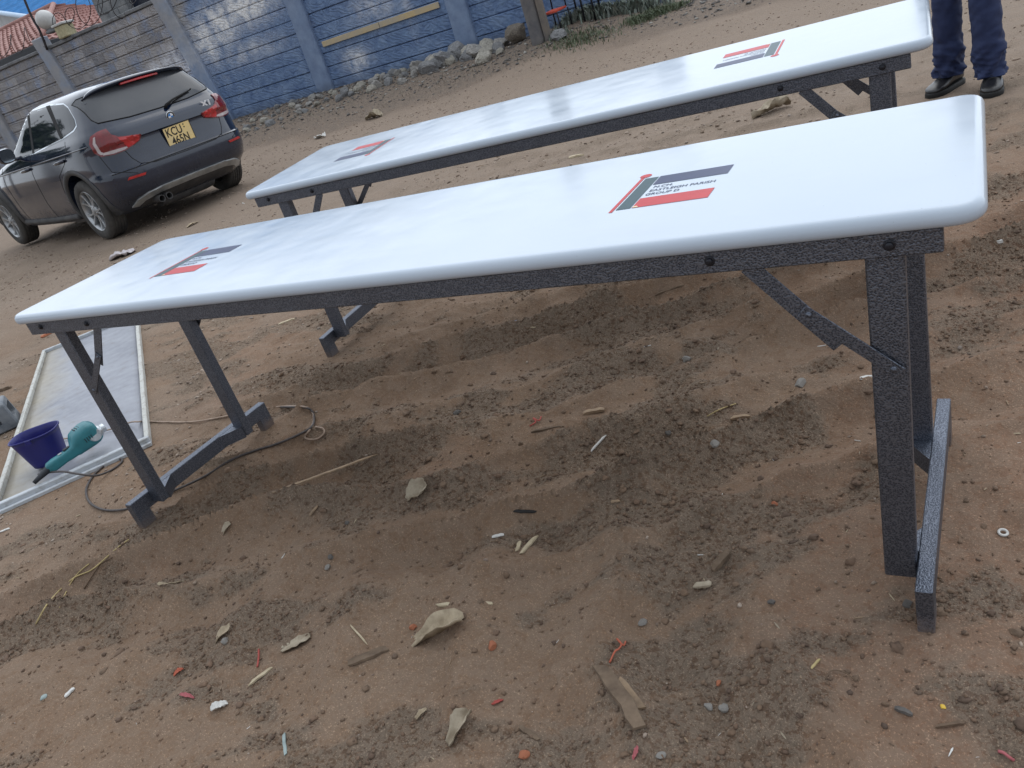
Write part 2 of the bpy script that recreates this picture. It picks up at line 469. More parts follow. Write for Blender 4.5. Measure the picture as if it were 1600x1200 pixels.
pan = empty('framed_sheet', (P_O.x, P_O.y, .0), (0, 0, P_ANG))
tag(pan, 'pale rectangular sheet in a flaking white metal frame lying flat on the dirt', 'panel')
PL = 2.285; PW = .57       # local x along the length, local y = minus the width
bm = bmesh.new(); 
g = bmesh.ops.create_grid(bm, x_segments=60, y_segments=14, size=.5)
for v in bm.verts:
    v.co.x = (v.co.x + .5) * PL; v.co.y = -(v.co.y + .5) * PW
    v.co.z = .014 + .005 * float(fbm(np.array(v.co.x * 2), np.array(v.co.y * 3), 3))
for f in bm.faces: f.smooth = True
bmesh.ops.recalc_face_normals(bm, faces=bm.faces)
r_ = bmesh.ops.extrude_face_region(bm, geom=list(bm.faces))
for e in r_['geom']:
    if isinstance(e, bmesh.types.BMVert): e.co.z -= .006
link('sheet', bm, M_SHEET, pan)
def rail(a, b, w, m, h=.034):
    bm = bmesh.new()
    # L-section rail with an upstanding lip
    lo = (min(a[0], b[0]), min(a[1], b[1])); hi = (max(a[0], b[0]), max(a[1], b[1]))
    box(bm, (lo[0], lo[1], .002), (hi[0], hi[1], h), .003)
    nseg = bm
    bmesh.ops.subdivide_edges(bm, edges=[e for e in bm.edges if e.calc_length() > .3], cuts=24)
    for v in bm.verts:
        v.co.z += .0022 * float(pnoise(np.array(v.co.x * 9 + 3.3), np.array(v.co.y * 9 + 1.7)))
        v.co.y += .0018 * float(pnoise(np.array(v.co.x * 7 + 8.3), np.array(v.co.y * 7 + 2.7)))
    return link('rail', bm, m, pan, True, 40)
rail((0, .003), (PL, .022), .03, M_RAIL)
rail((.0, -PW - .020), (PL, -PW + .000), .03, M_RAIL)
rail((-.026, -PW - .020), (-.0005, .022), .03, M_RAIL2, .036)
rail((PL + .0005, -PW - .020), (PL + .022, .022), .03, M_RAIL2)
bm = bmesh.new(); box(bm, (-.045, -PW - .02, .001), (-.0265, .022, .016), .002); link('rail_flange', bm, M_RAIL2, pan)
def on_panel(px, py, z):
    d = CR[0] * (px - 800) / F + CR[1] * (600 - py) / F + CR[2]
    return Vector(CAM + d * (z - CAM[2]) / d[2])

# bucket: rounded oblong tub with a rolled lip
M_BUCKET = mat('dark_blue_plastic', (.012, .013, .14), .38, var=.12, vscale=12, bump=.08, bscale=25)
bc = on_panel(84, 716, .02)
bk = empty('bucket', (-.925, .232, .021), (math.radians(0), math.radians(0), math.radians(38)))
bk.scale = (.88, .88, .9)
tag(bk, 'empty dark blue oblong plastic bucket standing on the pale framed sheet', 'bucket')
def oblong(a, b, z, n=40, p=3.0):
    out = []
    for k in range(n):
        t = 2 * PI * k / n; c, s_ = math.cos(t), math.sin(t)
        out.append(Vector((a * math.copysign(abs(c) ** (2 / p), c), b * math.copysign(abs(s_) ** (2 / p), s_), z)))
    return out
bm = bmesh.new()
H_ = .158
prof = [(.0, .0), (.075, 0), (.080, .004)] 
rings = [oblong(.004, .003, 0), oblong(.072, .048, 0), oblong(.077, .052, .004)]
for k in range(1, 9):
    t = k / 8; rings.append(oblong(.077 + .030 * t, .052 + .022 * t, .004 + (H_ - .012) * t))
rings += [oblong(.1125, .0795, H_ - .007), oblong(.1135, .0805, H_ - .001), oblong(.111, .078, H_ + .001), oblong(.1075, .0745, H_ - .002)]
for k in range(7, -1, -1):
    t = k / 8; rings.append(oblong(.0745 + .030 * t, .0495 + .022 * t, .006 + (H_ - .012) * t))
rings.append(oblong(.004, .003, .006))
loft(bm, rings)
link('tub', bm, M_BUCKET, bk, True)
bm = bmesh.new()
lug = [(-.012, .005), (.012, .005), (.014, -.016), (-.014, -.016)]
prism(bm, [(p[0], H_ - .006 + p[1]) for p in lug], 'y', -.0845, -.0795, 0, .0008)
link('handle_lug', bm, M_BUCKET, bk)

# corded drill resting on the near rail
M_TEAL = mat('teal_tool_plastic', (.025, .17, .20), .4, var=.18, vscale=14, bump=.15, bscale=120, bdist=.001)
M_DKPL = mat('dark_plastic', (.014, .017, .024), .5, var=.3, vscale=20)
M_ALU = mat('scuffed_aluminium', (.55, .58, .60), .35, .85, var=.25, vscale=25)
da = on_panel(78, 731, .070); db = on_panel(160, 676, .085)
dv = (db - da); dl = dv.length; ang = math.atan2(dv.y, dv.x)
dr = empty('power_drill', (da.x, da.y, .046), (0, -math.asin((db.z - da.z) / dl), ang))
tag(dr, 'teal corded power drill lying beside the blue bucket on the frame rail', 'drill')
bm = bmesh.new()      # grip and motor housing as one shell, lofted along local x
secs = [(-.012, .012, .014, 0, .022), (0, .019, .021, 0, .024), (.03, .0215, .023, .002, .025), (.07, .0195, .021, .002, .026), (.10, .021, .023, .0, .027), (.122, .023, .025, .001, .029), (.136, .036, .037, .008, .037), (.150, .044, .043, .013, .043), (.175, .048, .047, .016, .046), (.21, .051, .050, .018, .048), (.235, .050, .048, .018, .048), (.252, .042, .040, .018, .046)]
rings = []
for x, a, b, oy, oz in [(s_[0] * dl / .262, *s_[1:]) for s_ in secs]:
    r_ = oblong(a, b, 0, 28, 3.6); rings.append([Vector((x, p.x + oy, p.y + oz)) for p in r_])
loft(bm, rings); link('housing', bm, M_TEAL, dr, True)
bm = bmesh.new(); Ry = Matrix.Rotation(PI / 2, 4, 'Y')
k_ = dl / .262
lathe(bm, [(.001, 0), (.030, 0), (.031, .006), (.025, .016), (.019, .02), (.018, .034), (.001, .034)], 24, Matrix.Translation((.249 * k_, .014, .035)) @ Ry); link('gear_collar', bm, M_ALU, dr, True, 40)
bm = bmesh.new(); lathe(bm, [(.001, -.003), (.024, -.003), (.0265, .0), (.024, .003), (.001, .003)], 24, Matrix.Translation((.225 * k_, .018 - .047, .044)) @ Matrix.Rotation(math.radians(70), 4, 'X')); link('motor_cap', bm, M_ALU, dr, True, 40)
for i in range(5): bm = bmesh.new(); box(bm, (.172 * k_ + .010 * i, .0, .084), (.1755 * k_ + .010 * i, .032, .0965), .001); link('vent_slot', bm, M_DKPL, dr)
for i in range(4): bm = bmesh.new(); box(bm, (.178 * k_ + .009 * i, -.0345, .036), (.181 * k_ + .009 * i, -.0285, .056), .001); link('vent_slot', bm, M_DKPL, dr)
bm = bmesh.new(); box(bm, (.085 * k_, -.008, .040), (.118 * k_, .010, .056), .005, seg=2); link('trigger', bm, M_DKPL, dr)
bm = bmesh.new(); box(bm, (.058 * k_, -.006, .0475), (.076 * k_, .006, .0505), .001); link('lock_switch', bm, M_ALU, dr)
bm = bmesh.new(); tube(bm, [(-.075, -.004, .010), (-.05, -.002, .015), (-.012, 0, .022), (.006, 0, .024)], [.008, .010, .0145, .017], 14); link('cord_sleeve', bm, M_DKPL, dr, True)

def ground_path(px, lift, n=7):
    return [tuple(at(x, y, lift)) for x, y in px]
M_CORD = mat('dark_cord', (.06, .05, .048), .55, var=.3, vscale=50); M_CORD2 = mat('tan_cord', (.34, .25, .19), .6, var=.2, vscale=40)
tip = dr.matrix_world if False else None
cp = [tuple(on_panel(*q)) for q in ((60, 741, .052), (78, 738, .056), (100, 737, .058), (125, 741, .056), (150, 743, .030))]
cp += ground_path([(172, 738), (187, 728), (192, 720), (178, 719), (163, 730), (147, 745), (137, 763), (137, 778), (146, 791), (166, 799), (196, 798), (232, 787), (266, 772), (320, 747), (362, 721), (400, 706), (430, 697), (462, 684), (487, 670), (492, 655), (488, 644), (476, 639), (440, 638)], .006)
bm = bmesh.new(); tube(bm, catmull(cp, 8), .0042, 8); o = link('extension_cord', bm, M_CORD, None, True)
tag(o, 'dark cord snaking from the drill under the near table over the dirt', 'cord')
cp = [tuple(on_panel(*q)) for q in ((98, 686, .024), (120, 682, .024), (150, 676, .024), (175, 670, .024), (200, 661, .028), (209, 659, .050), (216, 659, .046))]
cp += ground_path([(226, 660), (255, 661), (300, 661), (345, 654), (395, 643), (440, 637), (472, 637), (487, 643), (491, 658), (486, 672), (478, 683), (482, 688), (496, 688), (507, 680), (506, 672), (494, 669)], .006)
bm = bmesh.new(); tube(bm, catmull(cp, 8), .0034, 8); o = link('cable', bm, M_CORD2, None, True)
tag(o, 'thin tan cable trailing from the pale sheet to the loop behind the table foot', 'cable')

# grey tool case at the left edge
M_GREY = mat('dusty_grey_plastic', (.07, .085, .105), .5, var=.0, col2=(.24, .25, .26), vscale=9, lo=.38, hi=.72, bump=.25, bscale=30, bdist=.004)
M_GREYL = mat('pale_blue_label', (.30, .36, .42), .4, var=.25, vscale=12)
tc_ = empty('tool_case', (-1.655, .505, .003), (0, 0, math.radians(-121)))
tag(tc_, 'weathered grey plastic tool case with cut-out handles at the left edge', 'tool case')
bm = bmesh.new()
def rr(a, b, z, r=.02):
    return oblong(a, b, z, 32, 6)
# shell: local x runs away from the near end (hidden side), local y across
XL, YW, ZH = .36, .20, .135
t = bmesh.new()
bmesh.ops.create_cube(t, size=1)
for v in t.verts:
    top = v.co.z > 0
    v.co = Vector((v.co.x * (XL - (.03 if top else 0)) + XL / 2, v.co.y * (YW - (.02 if top else 0)) - YW / 2, (v.co.z + .5) * ZH))
bmesh.ops.bevel(t, geom=list(t.edges), offset=.016, segments=3, profile=.6, affect='EDGES')
merge(bm, t)
shell = link('shell', bm, M_GREY, tc_, True, 35)
def cut(o, lo, hi, bev=.01):
    b2 = bmesh.new(); box(b2, lo, hi, bev, seg=2); c = link('c', b2, M_GREY)
    c.parent = o.parent
    md = o.modifiers.new('b', 'BOOLEAN'); md.object = c; md.operation = 'DIFFERENCE'; md.solver = 'EXACT'
    dg = bpy.context.evaluated_depsgraph_get(); dg.update()
    me = bpy.data.meshes.new_from_object(o.evaluated_get(dg)); o.modifiers.clear(); o.data = me; bpy.data.objects.remove(c)
cut(shell, (-.05, -.165, .045), (.05, -.035, .108))
cut(shell, (.065, -.06, .040), (.30, .05, .098))
bm = bmesh.new(); tube(bm, [(.09, -.035, .052), (.13, -.026, .064), (.19, -.030, .064), (.24, -.035, .055)], [.012, .022, .020, .01], 14); link('tool', bm, M_GREYL, tc_, True)
bm = bmesh.new(); 
for f in ((.05, .16), (.19, .30)): box(bm, (f[0], -.162, ZH - .0004), (f[1], -.038, ZH + .004), .003, seg=2)
link('lid_pad', bm, M_GREYL, tc_)
# ================================================================ WALL
WY = 12.0
POSTS = [(-23.5, -23.5), (-20.3, -20.3), (-16.66, -16.98), (-12.10, -12.46), (-8.975, -8.965), (-5.455, -5.44), (-1.95, -1.95)]   # x at z=.8 and at z=3
def wall_mat(name, post=False):
    s = NT(name)
    xyz = s.sep()
    n1 = s.noise(1.1, 5, .65); n2 = s.noise(6, 6, .7); n3 = s.noise(2.6, 5, .6)
    conc = s.mix(s.ramp(n2, .3, .72), (0.203, 0.200, 0.209), (0.446, 0.425, 0.405))
    conc = s.mix(s.ramp(n1, .4, .65), conc, (0.338, 0.311, 0.290))
    # blue overspray, densest over the middle bays and fading to bare concrete on the left
    blue = s.mix(s.ramp(n2, .3, .7), (.075, .128, .260), (.185, .275, .44))
    bm_ = s.math('ADD', s.mapr(xyz[0], -14.5, -11.2), s.math('MULTIPLY', s.math('SUBTRACT', n1, .5), 1.6))
    bm_ = s.math('ADD', bm_, s.math('MULTIPLY', s.mapr(xyz[2], 3.0, 1.2, -.35, .1), s.mapr(xyz[0], -9.2, -12.5)))
    c = s.mix(s.ramp(bm_, .35, .75), conc, blue)
    c = s.mix(s.math('MULTIPLY', s.ramp(n3, .50, .66), .55), c, (0.230, 0.311, 0.459))
    # pale dusting where things were sprayed against the wall
    mask = None
    for (x, z, rx, rz, w) in ((-10.2, 2.35, .75, .33, 1.), (-11.1, 2.22, .50, .40, .9), (-11.7, 2.0, .45, .42, .75), (-12.9, 1.75, .62, .30, .85), (-13.6, 1.72, .30, .25, .7), (-9.6, 2.5, .30, .2, .5), (-8.0, .78, .30, .22, .55), (-10.6, 1.55, .9, .22, .35), (-7.2, 1.55, .5, .3, .35), (-6.5, 2.1, .12, .9, .4)):
        dx = s.math('DIVIDE', s.math('SUBTRACT', xyz[0], x), rx); dz = s.math('DIVIDE', s.math('SUBTRACT', xyz[2], z), rz)
        d = s.math('ADD', s.math('MULTIPLY', dx, dx), s.math('MULTIPLY', dz, dz))
        e = s.math('MULTIPLY', s.math('POWER', 2.718, s.math('MULTIPLY', d, -1.0)), w)
        mask = e if mask is None else s.math('MAXIMUM', mask, e)
    wn = s.math('MULTIPLY', mask, s.mapr(s.noise(4, 7, .75), .36, .60, .05, 1.6), True)
    c = s.mix(wn, c, (0.800, 0.800, 0.800))
    if post: c = s.mix(.35, c, (0.257, 0.311, 0.405))
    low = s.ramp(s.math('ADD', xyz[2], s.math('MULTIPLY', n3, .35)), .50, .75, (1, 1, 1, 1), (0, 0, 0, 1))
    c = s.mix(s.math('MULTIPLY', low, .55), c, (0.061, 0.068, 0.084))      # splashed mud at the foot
    s.set('Base Color', c); s.set('Roughness', .8)
    if not post:
        # tooled rock-face strokes
        w = s.t.nodes.new('ShaderNodeTexWave'); w.inputs['Scale'].default_value = 2.6; w.inputs['Distortion'].default_value = 22; w.inputs['Detail'].default_value = 4; w.inputs['Detail Scale'].default_value = .9
        s.t.links.new(s.mapping((1, 1, 1.7), (0, .7, 0)), w.inputs['Vector'])
        h = s.math('ADD', s.math('MULTIPLY', w.outputs['Fac'], .35), s.math('MULTIPLY', n2, 1.0))
        s.set('Normal', s.bump(h, .5, .05))
    else:
        s.set('Normal', s.bump(n2, .35, .02))
    return s.m
def block_mat():
    m = wall_mat('coursed_block')
    nt = m.node_tree; b = nt.nodes['Principled BSDF']
    # upright joints between blocks show on the bare left bays
    src = b.inputs['Base Color'].links[0].from_socket
    tc = nt.nodes.new('ShaderNodeTexCoord'); sp = nt.nodes.new('ShaderNodeSeparateXYZ'); cb = nt.nodes.new('ShaderNodeCombineXYZ'); br = nt.nodes.new('ShaderNodeTexBrick')
    nt.links.new(tc.outputs['Object'], sp.inputs[0]); nt.links.new(sp.outputs[0], cb.inputs[0]); nt.links.new(sp.outputs[2], cb.inputs[1]); nt.links.new(cb.outputs[0], br.inputs['Vector'])
    br.inputs['Scale'].default_value = 1; br.inputs['Brick Width'].default_value = .43; br.inputs['Row Height'].default_value = .25; br.inputs['Mortar Size'].default_value = .012
    br.inputs['Color1'].default_value = (1.1, 1.12, 1.18, 1); br.inputs['Color2'].default_value = (.66, .69, .77, 1); br.inputs['Mortar'].default_value = (.60, .58, .58, 1); br.inputs['Mortar Smooth'].default_value = .6; br.inputs['Bias'].default_value = 0.0
    mx = nt.nodes.new('ShaderNodeMix'); mx.data_type = 'RGBA'; mx.blend_type = 'MULTIPLY'; mx.inputs[0].default_value = 1.0
    nt.links.new(src, mx.inputs[6]); nt.links.new(br.outputs['Color'], mx.inputs[7]); nt.links.new(mx.outputs[2], b.inputs['Base Color'])
    return m
M_WALL = wall_mat('tooled_concrete'); M_WBLK = block_mat(); M_POST = wall_mat('cast_post', True)
M_COPE = mat('coping_concrete', (.17, .175, .185), .85, var=.3, vscale=5, bump=.5, bscale=20)
wall = empty('boundary_wall', (0, WY, 0))
tag(wall, 'concrete boundary wall of stacked slabs between posts, blue sprayed in the middle, bare on the left', 'wall')
COURSE = [-.3, .05, .30, .549, .807, 1.058, 1.312, 1.553, 1.799, 2.054, 2.305, 2.56, 2.80, 3.0]
def px_(i, z):
    a, b = POSTS[i]; return a + (b - a) * (z - .8) / 2.2
for i in range(len(POSTS) - 1):
    bm = bmesh.new()
    for z0, z1 in zip(COURSE, COURSE[1:]):
        zm = (z0 + z1) / 2; xa = px_(i, zm) + .16; xb = px_(i + 1, zm) - .16
        t = bmesh.new()
        tilt = random.uniform(-.006, .006); dy = random.uniform(-.008, .008)
        box(t, (xa, dy, z0 + .007), (xb, .06, z1 - .007), .010)
        for v in t.verts: v.co.z += tilt * (v.co.x - xa) / (xb - xa)
        merge(bm, t)
    box(bm, (px_(i, 1.5) + .16, .035, -.3), (px_(i + 1, 1.5) - .16, .055, 2.98))     # shadow gap backing
    link('wall_panel', bm, M_WBLK if POSTS[i][0] < -12.3 else M_WALL, wall)
    bm = bmesh.new()
    xa = px_(i, 3.05) + .18; xb = px_(i + 1, 3.05) - .18; n = 4
    for k in range(n):
        a = xa + (xb - xa) * k / n; b = xa + (xb - xa) * (k + 1) / n; dz = random.uniform(-.012, .012)
        box(bm, (a + .004, -.045, 3.003 + dz), (b - .004, .10, 3.075 + dz), .012)
    link('coping', bm, M_COPE, wall)
for i in range(len(POSTS)):
    bm = bmesh.new(); t = bmesh.new()
    box(t, (-.21, -.085, -.3), (.21, .12, 3.24 if i != 2 else 3.30), .02)
    bmesh.ops.subdivide_edges(t, edges=[e for e in t.edges if e.calc_length() > 1], cuts=12)
    for v in t.verts:
        v.co.x += px_(i, v.co.z) + .012 * float(pnoise(np.array(v.co.z * 2 + i), np.array(v.co.x * 3.)))
    merge(bm, t); link('wall_post', bm, M_POST, wall)

# yellow batten nailed along the wall
M_BATTEN = mat('yellowed_wood', (.55, .42, .22), .7, col2=(.42, .37, .29), vscale=3, bump=.2, bscale=40)
bt = empty('timber_batten', (0, WY - .02, 0))
tag(bt, 'yellow brown timber batten in two lengths fixed along the blue wall', 'batten')
for a, b in ((-8.66, -7.20), (-7.185, -5.80)):
    bm = bmesh.new(); t = bmesh.new(); box(t, (a, -.022, 1.185), (b, -.001, 1.285), .004)
    for v in t.verts: v.co.z += .018 * (v.co.x + 8.66) / 2.86 - .012
    merge(bm, t); link('board', bm, M_BATTEN, bt)

# globe lamp on the post top
M_GLOBE = mat('dusty_white_globe', (.50, .50, .49), .45, var=.12, vscale=6)
gl = empty('globe_lamp', (-16.42, WY, 3.30))
tag(gl, 'round dusty white globe lamp on top of the left wall post', 'lamp')
bm = bmesh.new(); lathe(bm, [(.11, -.02), (.13, .0), (.13, .03), (.09, .05), (.09, .09)], 20); link('collar', bm, M_COPE, gl, True, 40)
bm = bmesh.new(); bmesh.ops.create_uvsphere(bm, u_segments=28, v_segments=18, radius=.215, matrix=Matrix.Translation((0, 0, .275))); link('globe', bm, M_GLOBE, gl, True)
bb = empty('cap_block', (-15.97, WY + .02, 3.08))
tag(bb, 'cream stone block with a flat white cap beside the globe lamp', 'block')
M_CREAMST = mat('cream_stone', (.42, .38, .24), .8, var=.2, vscale=14, bump=.4, bscale=25)
bm = bmesh.new(); box(bm, (-.17, -.13, 0), (.21, .15, .26), .02); link('stone', bm, M_CREAMST, bb)
bm = bmesh.new(); box(bm, (-.20, -.16, .261), (.25, .18, .315), .012); link('cap', bm, M_GLOBE, bb)

# razor wire and its leaning iron arm
M_WIRE = mat('rusty_wire', (.06, .055, .06), .6, .6, var=.3, vscale=30)
rz = empty('razor_wire', (0, WY, 0)); tag(rz, 'loose coils of thin barbed wire along the top of the left wall', 'wire')
bm = bmesh.new()
for x0, x1, nt_ in ((-23, -17.0, 9), (-16.2, -12.4, 7)):
    pts = []
    for k in range(nt_ * 18):
        t = k / 18; f = k / (nt_ * 18); a = 2 * PI * t
        r = .30 * (.8 + .35 * math.sin(t * 2.3 + x0)) * (1 - .5 * max(0, f - .7) / .3)
        pts.append((x0 + (x1 - x0) * f + .22 * math.sin(a * .97 + 1), .0 + r * .6 * math.cos(a), 3.36 + r * math.sin(a) + .06 * math.sin(t)))
    tube(bm, pts, .0085, 5)
link('coil', bm, M_WIRE, rz, True)
bm = bmesh.new()
arm = [on_y(74, 78, WY - .1), on_y(62, 48, WY - .1), on_y(50, 27, WY - .1), on_y(36, -6, WY - .1), on_y(22, -40, WY - .1)]
arm = [a - Vector((0, WY, 0)) for a in arm]
tube(bm, catmull([tuple(a) for a in arm], 4), .030, 6)
for k in range(26):
    t = random.random(); i = min(3, int(t * 4)); p = arm[i].lerp(arm[i + 1], t * 4 - i)
    d = Vector((random.uniform(-1, 1), random.uniform(-.4, .4), random.uniform(-1, 1))).normalized() * random.uniform(.04, .08)
    tube(bm, [p, p + d], [.012, .004], 4)
link('iron_arm', bm, M_WIRE, rz, True)

# ================================================================ HOUSES BEHIND
def tile_mat():
    s = NT('red_clay_tile')
    n = s.noise(3, 5); n2 = s.noise(25, 4)
    c = s.mix(s.ramp(n, .3, .7), (.25, .115, .10), (.38, .215, .19)); c = s.mix(s.math('MULTIPLY', s.ramp(n2, .5, .75), .5), c, (.50, .30, .25))
    s.set('Base Color', c); s.set('Roughness', .75); return s.m
M_TILE = tile_mat()
M_PLASTER = mat('white_plaster', (.55, .56, .57), .8, var=.1, vscale=2)
house = empty('tiled_house', (-24.2, 18, 0))
tag(house, 'house with a pinkish red hipped tile roof behind the left wall', 'house')
def roof_tiles(bm, A, B, C_, D, rows, cols):
    """tiles over the slope A-B (eave) to D-C (ridge); each is a small curved slab"""
    A, B, C_, D = map(Vector, (A, B, C_, D)); nrm = (B - A).cross(D - A).normalized()
    if nrm.z < 0: nrm = -nrm
    for r in range(rows):
        for c in range(cols):
            v0 = r / rows; v1 = (r + 1.12) / rows; off = .5 * (r % 2) / cols
            u0 = c / cols + off - .001; u1 = (c + 1) / cols + off
            P = lambda u, v: (A.lerp(B, u)).lerp(D.lerp(C_, u), min(v, 1))
            if u0 > 1: continue
            u1 = min(u1, 1); um = (u0 + u1) / 2
            h0, h1 = .07 + random.uniform(-.008, .008), .02
            a, b, cc, d = P(u0, v0), P(u1, v0), P(u1, v1), P(u0, v1); ma, mb = P(um, v0), P(um, v1)
            pts = [a + nrm * .01, ma + nrm * h0, b + nrm * .01, cc, mb + nrm * h1, d]
            vs = [bm.verts.new(p) for p in pts]
            bm.faces.new((vs[0], vs[1], vs[4], vs[5])); bm.faces.new((vs[1], vs[2], vs[3], vs[4])); 
            e0 = bm.verts.new(a - nrm * .03); e1 = bm.verts.new(b - nrm * .03)
            bm.faces.new((e0, e1, vs[2], vs[1], vs[0]))
RZ, EZ = 4.93, 3.70
hx = 0.0                                     # hip peak, local
bm = bmesh.new()
roof_tiles(bm, (-12, -2.9, EZ), (2.6, -2.9, EZ), (hx, 0, RZ), (-12, 0, RZ), 13, 44)
roof_tiles(bm, (2.6, -2.9, EZ), (2.6, 2.9, EZ), (hx + .01, .05, RZ), (hx, -.05, RZ), 13, 20)
roof_tiles(bm, (2.6, 2.9, EZ), (-12, 2.9, EZ), (-12, 0, RZ), (hx, 0, RZ), 6, 20)
bmesh.ops.recalc_face_normals(bm, faces=bm.faces)
tube(bm, [(-12, 0, RZ + .03), (hx, 0, RZ + .03)], .09, 8); tube(bm, [(hx, 0, RZ + .03), (2.62, -2.92, EZ + .05)], .085, 8)
link('roof', bm, M_TILE, house, False)
bm = bmesh.new(); box(bm, (-12, -2.2, 0), (2.0, 2.2, EZ + .1)); link('wall', bm, M_PLASTER, house)
bm = bmesh.new(); box(bm, (-12, -2.97, EZ - .18), (2.62, -2.92, EZ - .01), .01); box(bm, (2.62, -2.97, EZ - .18), (2.67, 2.97, EZ - .01), .01); link('fascia', bm, M_DKPL, house)

M_BLUEROOF = mat('blue_sheet_roof', (.035, .16, .38), .85, .0, spec=.1, var=.2, vscale=3, bump=.0)
M_BLUETRIM = mat('pale_blue_gutter', (.45, .60, .78), .5, var=.08)
shed = empty('blue_roofed_building', (-44, 33, 0), (0, 0, math.radians(0)))
tag(shed, 'building with a bright blue sheet roof far behind the red tiled house', 'building')
e0 = on_y(-60, 9.5, 31) - Vector((-44, 33, 0)); e1 = on_y(45, 26, 27) - Vector((-44, 33, 0))
dvec = (e1 - e0).normalized(); back = Vector((-dvec.y, dvec.x, 0)).normalized() * 16 + Vector((0, 0, 4.5)); side = dvec * 22
bm = bmesh.new()
A = e0 - dvec * 2; B = A + Vector((side.x, side.y, 0)) * 1.3
B.z = A.z + (e1.z - e0.z) / (e1 - e0).length * (B - A).length
n = 60; rows = []
for k in range(n + 1):
    p = A.lerp(B, k / n); b = .035 if k % 3 == 0 else 0
    rows.append((bm.verts.new(p + Vector((0, 0, b))), bm.verts.new(p + back + Vector((0, 0, b)))))
for a, b in zip(rows, rows[1:]): bm.faces.new((a[0], b[0], b[1], a[1]))
r_ = bmesh.ops.extrude_face_region(bm, geom=list(bm.faces))
for v in r_['geom']:
    if isinstance(v, bmesh.types.BMVert): v.co.z -= .06
bmesh.ops.recalc_face_normals(bm, faces=bm.faces)
link('roof', bm, M_BLUEROOF, shed)
fwd = -back.normalized(); fwd.z = 0
bm = bmesh.new(); tube(bm, [A + fwd * .1 + Vector((0, 0, -.06)), B + fwd * .1 + Vector((0, 0, -.06))], .13, 8); link('gutter', bm, M_BLUETRIM, shed, True)
bm = bmesh.new()
q = [A - fwd * .6, B - fwd * .6]
vs = [bm.verts.new((p.x, p.y, z)) for p in q for z in (0, p.z - .15)]; bm.faces.new((vs[0], vs[2], vs[3], vs[1]))
r_ = bmesh.ops.extrude_face_region(bm, geom=list(bm.faces))
for v in r_['geom']:
    if isinstance(v, bmesh.types.BMVert): v.co -= fwd * 8
bmesh.ops.recalc_face_normals(bm, faces=bm.faces)
link('wall', bm, M_PLASTER, shed)

# grey block building with a dark opening
def blk_mat():
    s = NT('grey_block_masonry'); n = s.noise(3, 5); n2 = s.noise(14, 5)
    c = s.mix(s.ramp(n, .3, .7), (.13, .14, .15), (.27, .27, .27)); s.set('Base Color', c); s.set('Roughness', .85)
    s.set('Normal', s.bump(n2, .5, .03)); return s.m
M_BLK = blk_mat(); M_VOID = mat('dark_glass_void', (.012, .016, .032), .3, var=.3, vscale=1.5)
bld = empty('block_building', (0, 14.6, 0)); tag(bld, 'grey stone block building with a dark window right behind the wall', 'building')
bm = bmesh.new()
X0, X1, OPN0, OPN1, OZ = -17.95, -11.0, -16.72, -13.9, 3.30
zt = .2
def blocks(x0, x1, z0, z1):
    z = z0; r = 0
    while z < z1 - .02:
        zz = min(z + .24, z1); x = x0 - (.2 if r % 2 else 0)
        while x < x1 - .02:
            a = max(x, x0); b = min(x + .42, x1)
            if b - a > .04: box(bm, (a + .006, random.uniform(0, .02), z + .006), (b - .006, .3, zz - .006), .012)
            x += .42
        z = zz; r += 1
blocks(X0, OPN0, 0, 4.3); blocks(OPN0, OPN1, 0, OZ); blocks(OPN1, X1, 0, 4.3); 
box(bm, (X0 + .01, .03, 0), (OPN0 - .01, .29, 4.28)); box(bm, (OPN1 + .01, .03, 0), (X1 - .01, .29, 4.28)); box(bm, (OPN0 - .005, .03, 0), (OPN1 + .005, .29, OZ - .01))
box(bm, (X0 + .02, .301, 0), (X0 + .3, 5, 4.28)); box(bm, (X1 - .3, .301, 0), (X1 - .02, 5, 4.28))
link('wall', bm, M_BLK, bld)
bm = bmesh.new(); box(bm, (OPN0 - .002, .22, OZ), (OPN1 + .002, .26, 4.28)); link('window', bm, M_VOID, bld)

# ================================================================ TIMBER POST, RED CHAIR, METAL STOOL
M_POLE = mat('weathered_timber', (.10, .10, .11), .85, col2=(.20, .185, .175), vscale=5, bump=.6, bscale=14, lo=.3, hi=.75, bdist=.02)
tp = at_wall(846, 66)
pole = empty('timber_post', tp); tag(pole, 'weathered round timber post with a plank alongside, standing before the blue wall', 'post')
bm = bmesh.new(); tube(bm, [(-.03 - .006 * k, .015 * math.sin(k), -.25 + .3 * k) for k in range(12)], [.125 - .002 * k for k in range(12)], 16); link('pole', bm, M_POLE, pole, True)
M_PLANK = mat('pale_plank', (.20, .17, .14), .85, col2=(.13, .12, .115), vscale=8, bump=.5, bscale=20)
bm = bmesh.new(); t = bmesh.new(); box(t, (.098, -.06, -.2), (.205, .0, 3.0), .006)
for v in t.verts: v.co.x -= .02 * v.co.z
merge(bm, t); link('plank', bm, M_PLANK, pole)
M_FRAME = mat('black_steel_leg', (.012, .013, .018), .45, .4, var=.3, vscale=30)
M_SEAT = mat('orange_red_seat', (.55, .085, .045), .5, var=.15, vscale=10)
YC = tp.y + .05
def yz(px, py, Y): return on_y(px, py, Y)
ch = empty('red_chair', yz(873, 44, YC)); tag(ch, 'chair with an orange red seat on thin black legs beside the timber post', 'chair')
o0 = ch.location.copy()
c0, c1, c2, c3 = yz(848, 22.5, YC), yz(869, 16, YC), yz(877, 1.5, YC + .28), yz(857, 8, YC + .28)
sz = (c0.z + c1.z) / 2; dz_ = Vector((0, 0, -.03))
bm = bmesh.new()
